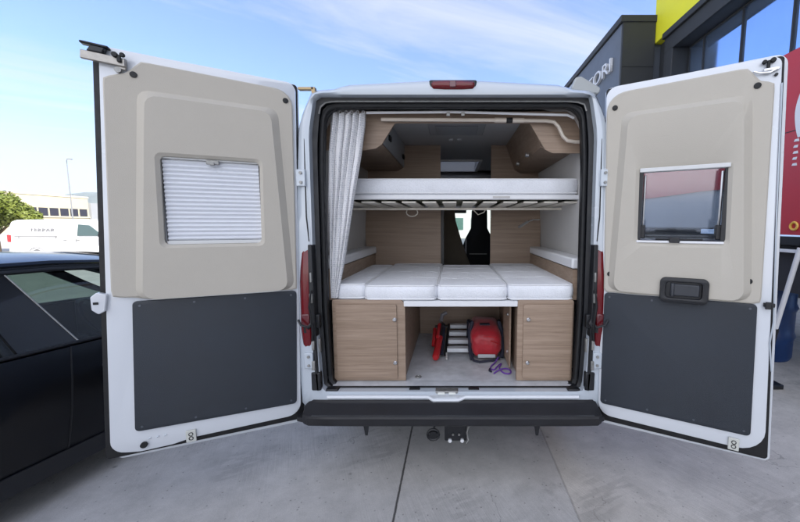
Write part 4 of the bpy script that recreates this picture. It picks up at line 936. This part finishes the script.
# ================================================================== DARK CAR ON THE LEFT
def dark_car():
    a = R(13.5)
    t = thing('parked_car', 'dark navy car parked close beside the left rear door of the camper', 'car', (0, 0, 0), -a)
    # local: +y forward, +x towards the van. belt line of the near side passes (-2.33,-.2)
    C_ = Vector((-2.30, -.10)); off = .905
    axis = Vector((math.sin(a), math.cos(a))); lat = Vector((math.cos(a), -math.sin(a)))
    o = C_-lat*off; t.location = (o.x, o.y, 0)
    # stations: y, roof z or bonnet z, half width, belt z, upper half width
    ST = [(-2.25, .86, .66, .80, .50), (-2.17, .98, .78, .88, .58), (-2.05, 1.08, .84, .92, .60), (-1.75, 1.25, .885, .945, .62), (-1.35, 1.39, .90, .940, .635), (-.9, 1.445, .905, .930, .645), (-.4, 1.460, .905, .922, .65), (.1, 1.456, .905, .913, .65), (.5, 1.425, .90, .905, .64), (.9, 1.34, .895, .90, .625), (1.25, 1.19, .885, .89, .62), (1.52, 1.03, .88, .915, .66), (1.7, .97, .87, .90, .68), (2.1, .88, .82, .83, .65), (2.32, .76, .70, .72, .55), (2.42, .62, .60, .60, .5)]
    def half(st):
        y, zt, hw, zb, uw = st
        return [(0, .17), (hw*.80, .17), (hw*.95, .20), (hw*.975, .30), (hw*.985, .40), (hw*1.0, .55), (hw*1.005, .72), (hw*.992, .86 if zb > .9 else zb*.93), (hw*.972, zb), (hw*.955, zb+.006), (uw+.01, zt-.075 if zt-zb > .1 else zb+.01), (uw-.04, zt-.03 if zt-zb > .1 else zb+.015), (uw*.75, zt-.006), (0, zt+.015)]
    S = [half(s) for s in ST]; nk = len(S[0])
    vs = []; fs = []
    for s_, st in zip(S, ST):
        for x, z in s_: vs.append((x, st[0], z))
        for x, z in s_[1:-1][::-1]: vs.append((-x, st[0], z))
    n = 2*nk-2
    GL = set()
    for k in range(len(ST)-1):
        for i in range(n):
            j = (i+1) % n
            side_glass = i in (9, n-10+(-0)) or i == n-1-9
            tall = ST[k][1]-ST[k][3] > .1 and ST[k+1][1]-ST[k+1][3] > .1
            if tall and (i == 9 or j == n-9): continue      # opening for side glass
            fs.append((k*n+i, k*n+j, (k+1)*n+j, (k+1)*n+i))
    fs.append(tuple(range(n))[::-1]); fs.append(tuple((len(ST)-1)*n+i for i in range(n)))
    me = bpy.data.meshes.new('body'); me.from_pydata(vs, [], fs)
    bm = bmesh.new(); bm.from_mesh(me)
    bmesh.ops.recalc_face_normals(bm, faces=bm.faces); bm.to_mesh(me); bm.free()
    bo = link('body', me, CARP, t, ang=24)
    sd_ = bo.modifiers.new('solid', 'SOLIDIFY'); sd_.thickness = .02; sd_.offset = -1
    # helper on the side-glass surface
    import bisect
    ys = [s[0] for s in ST]
    def SP(y, v, sgn=1, out=0.):
        k = max(0, min(len(ys)-2, bisect.bisect(ys, y)-1)); q = (y-ys[k])/(ys[k+1]-ys[k])
        A = Vector(S[k][9]).lerp(Vector(S[k+1][9]), q); B = Vector(S[k][10]).lerp(Vector(S[k+1][10]), q)
        p = A.lerp(B, v); return (sgn*(p.x+out), y, p.y+out*.3)
    def strip(name, ya0, ya1, yb0, yb1, m, out, parent, v0=0, v1=1, sgns=(1, -1), nn=6, inn=.03, nm=8):
        b = MB()
        for sg in sgns:
            L1 = []; 
            for j in range(nn+1):
                v = v0+(v1-v0)*j/nn; f = j/nn
                y0 = ya0+(yb0-ya0)*f; y1 = ya1+(yb1-ya1)*f
                L1.append([SP(y0+(y1-y0)*i/nm, v, sg, out) for i in range(nm+1)])
            b.loft(L1, closed=False)
            if inn:
                L2 = [[(x-sg*inn, y, z) for x, y, z in r] for r in L1]
                b.loft(L2, closed=False)
                b.loft([[r[0] for r in L1], [r[0] for r in L2]], closed=False); b.loft([[r[-1] for r in L1], [r[-1] for r in L2]], closed=False)
        return b.build(name, m, parent, recalc=False, ang=40)
    PIL = mat('pillar_black', (.010, .011, .014), .25, coat=.6)
    for sg_ in (1, -1): strip('centre_pillar', -.20, .06, -.32, -.14, PIL, .004, t, sgns=(sg_,))
    for sg_ in (1, -1): strip('rear_pillar', -1.75, -1.35, -1.62, -1.15, CARP, .003, t, sgns=(sg_,))
    for sg_ in (1, -1): strip('front_pillar', 1.38, 1.52, .55, .72, CARP, .003, t, nm=4, sgns=(sg_,))
    fr = MB()
    def edge(v, y0, y1, r_=.010, out=.004, sg=1): fr.tube([SP(y0+(y1-y0)*i/14, v, sg, out) for i in range(15)], r_, 6)
    for sg in (1, -1): edge(.98, -1.2, .60, .014, .004, sg); edge(.02, -1.7, 1.4, .011, .006, sg)
    fr.build('window_trim', RUBBER, t)
    for sg_ in (1, -1):
        strip('side_glass', -1.4, -.20, -1.18, -.32, CARGL, -.008, t, .02, .98, inn=0, sgns=(sg_,))
        strip('side_glass', .06, 1.40, -.14, .58, CARGL, -.008, t, .02, .98, inn=0, sgns=(sg_,))
    # bright line along the front-door glass edge
    b = MB(); b.tube([SP(.06+(-.20)*i/6, i/6, 1, .006) for i in range(7)], .004, 5); b.build('glass_edge_trim', GALV, t)
    # windscreen and rear window as dark panes on the slopes
    def slope(name, k0, k1, m):
        b = MB(); L_ = []
        for k in range(k0, k1+1):
            y, zt, hw, zb, uw = ST[k]; L_.append([(x*uw, y+(.0), zt+.022-.02*abs(x)**4-(.006 if abs(x) > .9 else 0)) for x in (-.82, -.6, -.3, 0, .3, .6, .82)])
        b.loft(L_, closed=False); return b.build(name, m, t, recalc=False)
    slope('windscreen', 8, 11, mat('screen_dark', (.02, .025, .03), .05, coat=1)); slope('rear_window', 2, 4, mat('screen_dark', (), .05))
    # doors as shut lines, handle, sill
    def SB(y, i, out=.0):
        k = max(0, min(len(ys)-2, bisect.bisect(ys, y)-1)); q = (y-ys[k])/(ys[k+1]-ys[k]); p = Vector(S[k][i]).lerp(Vector(S[k+1][i]), q); return (p.x+out, y, p.y)
    def shut(y0, y1, m_):
        b = MB(); b.tube([SB(y0+(y1-y0)*max(0, (i-4))/5*.0+(y1-y0)*(1-(i-3)/6), i, .0005) for i in range(3, 10)], .0045, 5); b.build('door_gap', RUBBER, t)
    shut(.02, -.06, None); shut(1.25, 1.22, None); shut(-1.15, -1.35, None)
    for y in (.10, -1.02):
        b = MB(); p = SB(y, 7, .012); b.box(p[0]-.014, p[0]+.012, y+.03, y+.20, .735, .765); b.build('door_handle', mat('car_handle', (.02, .022, .03), .2, .5, coat=1), t, bevel=.009, seg=3)
    b = MB(); b.loft([[(SB(y, 3, .012)[0], y, .30), (SB(y, 2, .03)[0], y, .27), (SB(y, 2, .03)[0], y, .19), (SB(y, 1, 0)[0], y, .165), (SB(y, 1, 0)[0]-.05, y, .30)] for y in (-1.1, -.6, 0, .6, 1.1)]); b.build('sill_skirt', CARR, t, ang=30)
    for sg in (1, -1):
        for y in (-1.42, 1.42):
            b = MB(); b.tube([(sg*.70, y, .32), (sg*.72, y, .32), (sg*.885, y, .32), (sg*.905, y, .32)], [.28, .32, .32, .29], 28)
            wo = b.build('wheel', TYRE, t); q = MB(); q.tube([(sg*.87, y, .32), (sg*.912, y, .32)], [.20, .195], 20); q.build('rim', GALV, wo)
    # mirror on the near side
    b = MB(); b.box(.92, 1.08, 1.02, 1.10, .97, 1.09); b.box(.88, .93, 1.06, 1.09, .98, 1.01); b.build('wing_mirror', CARP, t, bevel=.02, seg=3)
    # cabin
    for x in (-.38, .38):
        for y in (-.95, .02):
            q = MB(); q.loft([[(x-w_, y+yo-(z-.5)*.18, z) for w_, z in ((.22, .45), (.23, .9), (.18, 1.02), (.11, 1.07), (.10, 1.24), (-.10, 1.24), (-.11, 1.07), (-.18, 1.02), (-.23, .9), (-.22, .45))] for yo in (-.05, .07)]); q.build('seat', SEATM, t, bevel=.02)
    q = MB(); q.box(-.8, .8, .95, 1.35, .55, .93); q.build('dashboard', BLACKP, t, bevel=.04)
    q = MB(); q.tube([(-.38+.17*math.cos(k*.314), .88-.05*math.sin(k*.314), .80+.17*math.sin(k*.314)) for k in range(20)], .014, 8, closed=True); q.build('steering_wheel', BLACKP, t)
    for s in (-1, 1):
        q = MB(); q.box(min(s*.60, s*.80), max(s*.60, s*.80), 2.26, 2.32, .58, .70); q.build('headlight', mat('lamp_lens', (.5, .5, .52), .1), t, bevel=.02)
        q = MB(); q.box(min(s*.50, s*.70), max(s*.50, s*.70), -2.25, -2.2, .72, .85); q.build('tail_light', TAIL, t, bevel=.02)
dark_car()

# ================================================================== WHITE VAN FAR LEFT
def white_van():
    t = thing('delivery_van', 'white panel van with small dark lettering, parked beyond the dark car', 'van', (-15.75, 12.3, 0))
    WV = mat('van_white', (.78, .78, .77), .3, coat=.5)
    # local x forward (right), side facing camera at y=0; side profile
    prof = [(-2.55, .30), (-2.62, .55), (-2.60, 1.55), (-2.50, 1.80), (-2.3, 1.86), (.25, 1.86), (.62, 1.80), (1.42, 1.22), (2.12, 1.02), (2.30, .82), (2.33, .35), (2.1, .25), (-2.4, .25)]
    prof = rpoly(prof, [.03, .1, .3, .08, .1, .3, .3, .5, .2, .1, .05, .05, .05], 4)
    b = MB(); cx = sum(p[0] for p in prof)/len(prof)
    lo = []
    for y, s, zz in ((-.01, .985, -.03), (.05, 1., 0), (.9, 1., .03), (1.75, 1, 0), (1.81, .985, -.03)):
        lo.append([(cx+(px-cx)*s, y+(max(0, pz-1.0)*.10 if y < .5 else (-max(0, pz-1.0)*.10 if y > 1.2 else 0)), pz*(1)+(zz if pz > 1.2 else 0)) for px, pz in prof])
    b.loft(lo); b.build('body', WV, t, ang=50)
    W = mat('van_side_glass', (.05, .09, .09), .1, spec=.6)
    q = MB(); q.loft([[(p[0], -.045+max(0, p[1]-1.0)*.10+e, p[1]) for p in [(.28, 1.20), (1.34, 1.20), (.78, 1.64), (.32, 1.68)]] for e in (0, .05)]); q.build('side_window', W, t, bevel=.01)
    q = MB(); q.box(1.32, 1.48, -.22, -.03, 1.16, 1.30); q.build('wing_mirror', BLACKP, t, bevel=.03)
    q = MB(); q.tube([(-2.3, -.015, 1.18), (-.55, -.015, 1.18)], .022, 6); q.build('slide_rail', GALV, t)
    q = MB(); q.box(-2.63, -2.50, -.016, .10, .95, 1.25); q.build('tail_light', REDP, t, bevel=.02)
    q = MB(); q.box(-2.635, -2.60, .2, .85, 1.15, 1.6); q.box(-2.635, -2.60, .95, 1.6, 1.15, 1.6); q.build('rear_window', W, t)
    for x in (-1.45, 1.45):
        q = MB(); q.tube([(x, -.03, .33), (x, .0, .33), (x, .2, .33)], [.29, .33, .33], 24); wo = q.build('wheel', TYRE, t)
        r_ = MB(); r_.tube([(x, -.045, .33), (x, .02, .33)], [.19, .20], 18); r_.build('rim', GALV, wo)
        q = MB(); q.tube([(x+.40*math.cos(k*.2618), -.012, .33+.40*math.sin(k*.2618)) for k in range(13)], .018, 6); q.build('wheel_arch', mat('arch_grey', (.25, .25, .26), .6), t)
    for x in (.20, -.62, 1.38, -2.15):
        q = MB(); q.tube([(x, -.013, .35), (x, -.013, 1.0), (x, .045, 1.62)], .008, 5); q.build('shut_line', mat('arch_grey', (.25, .25, .26), .6), t)
    for x in (.28, -.25): q = MB(); q.box(x-.06, x+.08, -.035, -.0, 1.02, 1.06); q.build('door_handle', GALV, t)
    q = MB(); q.box(-2.5, 2.25, -.02, .0, .40, .50); q.build('rubbing_strip', mat('arch_grey', (), .6), t)
    me = text_mesh('TERPAR', .20, .008, width=1.05); o = link('lettering', me, mat('van_letter', (.22, .22, .23), .6), t, smooth=False)
    o.matrix_local = Matrix.Translation((-1.70, .01, 1.38)) @ Matrix.Rotation(R(84), 4, 'X')
white_van()
# lamp post
def lamp_post():
    t = thing('lamp_post', 'thin grey lamp post standing behind the white van', 'lamp post', (-37.9, 33, 0))
    b = MB(); b.tube([(0, 0, 0), (0, 0, 4), (0, 0, 8.0)], [.07, .05, .035], 10); b.tube([(0, 0, 7.95), (.3, -.1, 8.03)], .025, 8); b.build('pole', mat('post_grey', (.25, .26, .27), .5, .3), t)
    b = MB(); b.box(.2, .62, -.2, .02, 8.0, 8.09); b.build('lamp_head', mat('post_grey', (), .5), t, bevel=.03)
    b = MB(); b.box(.25, .57, -.18, .0, 7.975, 7.999); b.build('lamp_lens', PWHITE, t)
lamp_post()

# ---- the air between here and the hills
hb = MB(); hb.box(-3050, 3050, -450, 3550, -1.0, 520)
hm = bpy.data.materials.new('air'); hm.use_nodes = True; hn = hm.node_tree; hn.nodes.clear()
ho = hn.nodes.new('ShaderNodeOutputMaterial'); hv = hn.nodes.new('ShaderNodeVolumePrincipled'); hv.inputs['Density'].default_value = 0.00013; hv.inputs['Color'].default_value = (.80, .88, 1, 1)
hn.links.new(hv.outputs[0], ho.inputs['Volume'])
tag(hb.build('haze', hm, smooth=False), kind='stuff')

# ================================================================== RED TRAILER RIGHT
def red_trailer():
    t = thing('red_trailer', 'tall red exhibition trailer with white swoosh, behind the right rear door', 'trailer', (3.2, 1.0, 0))
    # local: side panel in the plane x=0 facing -x, runs along +y
    b = MB(); b.box(0.02, 2.2, -.55, 7.0, 1.60, 3.27); b.build('box_body', mat('grey_blue_side', (.36, .42, .48), .5, var=.06, vscale=2), t, bevel=.02)
    # red skin with a curved lower edge
    red = [(-.56, 1.55), (.58, 1.56), (.72, 1.66), (.78, 1.85), (.86, 2.00), (1.05, 2.07), (1.4, 2.08), (2.0, 2.08), (2.7, 2.08), (4.5, 2.12), (7.0, 2.16), (7.0, 3.28), (-.56, 3.28)]
    me = MB(); me.prism(red, 'x', -.004, .018); me.build('side_panel', REDPANEL, t)
    def ribbon(name, pts, w0, m, z=.0):
        P = smooth_path([(p[0], p[1], 0) for p in pts], 8); q = MB(); A = []; B = []
        for i, p in enumerate(P):
            tg = (P[min(i+1, len(P)-1)]-P[max(0, i-1)]).normalized(); nn = Vector((-tg.y, tg.x, 0)); wd = w0*(.5+.5*math.sin(math.pi*i/(len(P)-1)))
            a_ = p+nn*wd; b_ = p-nn*wd; A.append((-.009-z, a_.x, a_.y)); B.append((-.009-z, b_.x, b_.y))
        q.loft([A, B], closed=False); q.loft([[(-.0045, y, z_) for _, y, z_ in A], [(-.0045, y, z_) for _, y, z_ in B]], closed=False); q.build(name, m, t, recalc=False)
    ribbon('white_swoosh', [(-.50, 3.06), (-.1, 3.03), (.08, 2.96), (.16, 2.86), (.20, 2.72), (.195, 2.58), (.17, 2.46)], .042, PWHITE)
    YL = mat('yellow_print', (.75, .45, .08), .5)
    q = MB(); q.tube([(-.012, .14+.035*math.cos(k*.524), 1.64+.035*math.sin(k*.524)) for k in range(12)], .011, 5, closed=True); q.build('yellow_ring', YL, t)
    for k in range(5):
        q = MB(); q.prism([(.175+.012*(k % 2), 2.20+.055*k), (.225, 2.205+.055*k), (.215, 2.225+.055*k), (.18, 2.225+.055*k)], 'x', -.009, -.0045); q.build('pale_print', PWHITE, t)
    q = MB(); q.box(-.006, -.0045, -.55, 7.0, 2.525, 2.533); q.build('panel_seam', BLACKP, t)
    q = MB(); q.box(-.02, .06, -.6, 7.0, 1.46, 1.54); q.build('chassis_rail', BLACKP, t, bevel=.005)
    q = MB(); q.box(-.03, .05, -.6, 7.0, 1.39, 1.42); q.build('lower_rail', PWHITE, t, bevel=.004)
    q = MB(); q.box(.06, 2.1, -.5, 7.0, 1.0, 1.45); q.build('underframe', mat('dark_steel', (.025, .025, .03), .6), t)
    for y in (2.9, 3.9):
        q = MB(); q.tube([(.08, y, .48), (.12, y, .48), (.40, y, .48)], [.42, .48, .48], 28); wo = q.build('wheel', TYRE, t)
        r_ = MB(); r_.tube([(.06, y, .48), (.14, y, .48)], [.26, .28], 20); r_.build('rim', GALV, wo)
    # stabiliser leg
    q = MB(); q.tube([(-.05, .02, 1.44), (-.02, .22, .62)], .022, 12); lg = q.build('support_leg', PWHITE, t)
    q = MB(); q.tube([(-.02, .22, .64), (-.01, .34, .05)], .034, 12); q.box(-.13, .13, .22, .46, .0, .05); q.build('leg_foot', BLACKP, lg, bevel=.01)
    t2 = thing('blue_barrel', 'blue plastic barrel under the red trailer beside its support leg', 'barrel', (3.95, 2.2, 0))
    BL = mat('blue_plastic', (.008, .035, .13), .35, var=.2, vscale=6)
    q = MB(); q.tube([(0, 0, 0), (0, 0, .05), (0, 0, .25), (0, 0, .3), (0, 0, .35), (0, 0, .6), (0, 0, .65), (0, 0, .7), (0, 0, .9), (0, 0, .94)], [.27, .29, .29, .31, .29, .29, .31, .29, .29, .27], 28); q.build('drum', BL, t2, ang=50)
    q = MB(); q.tube([(0, 0, .935), (0, 0, .97)], .25, 24); q.build('lid', BL, t2, bevel=.01)
red_trailer()
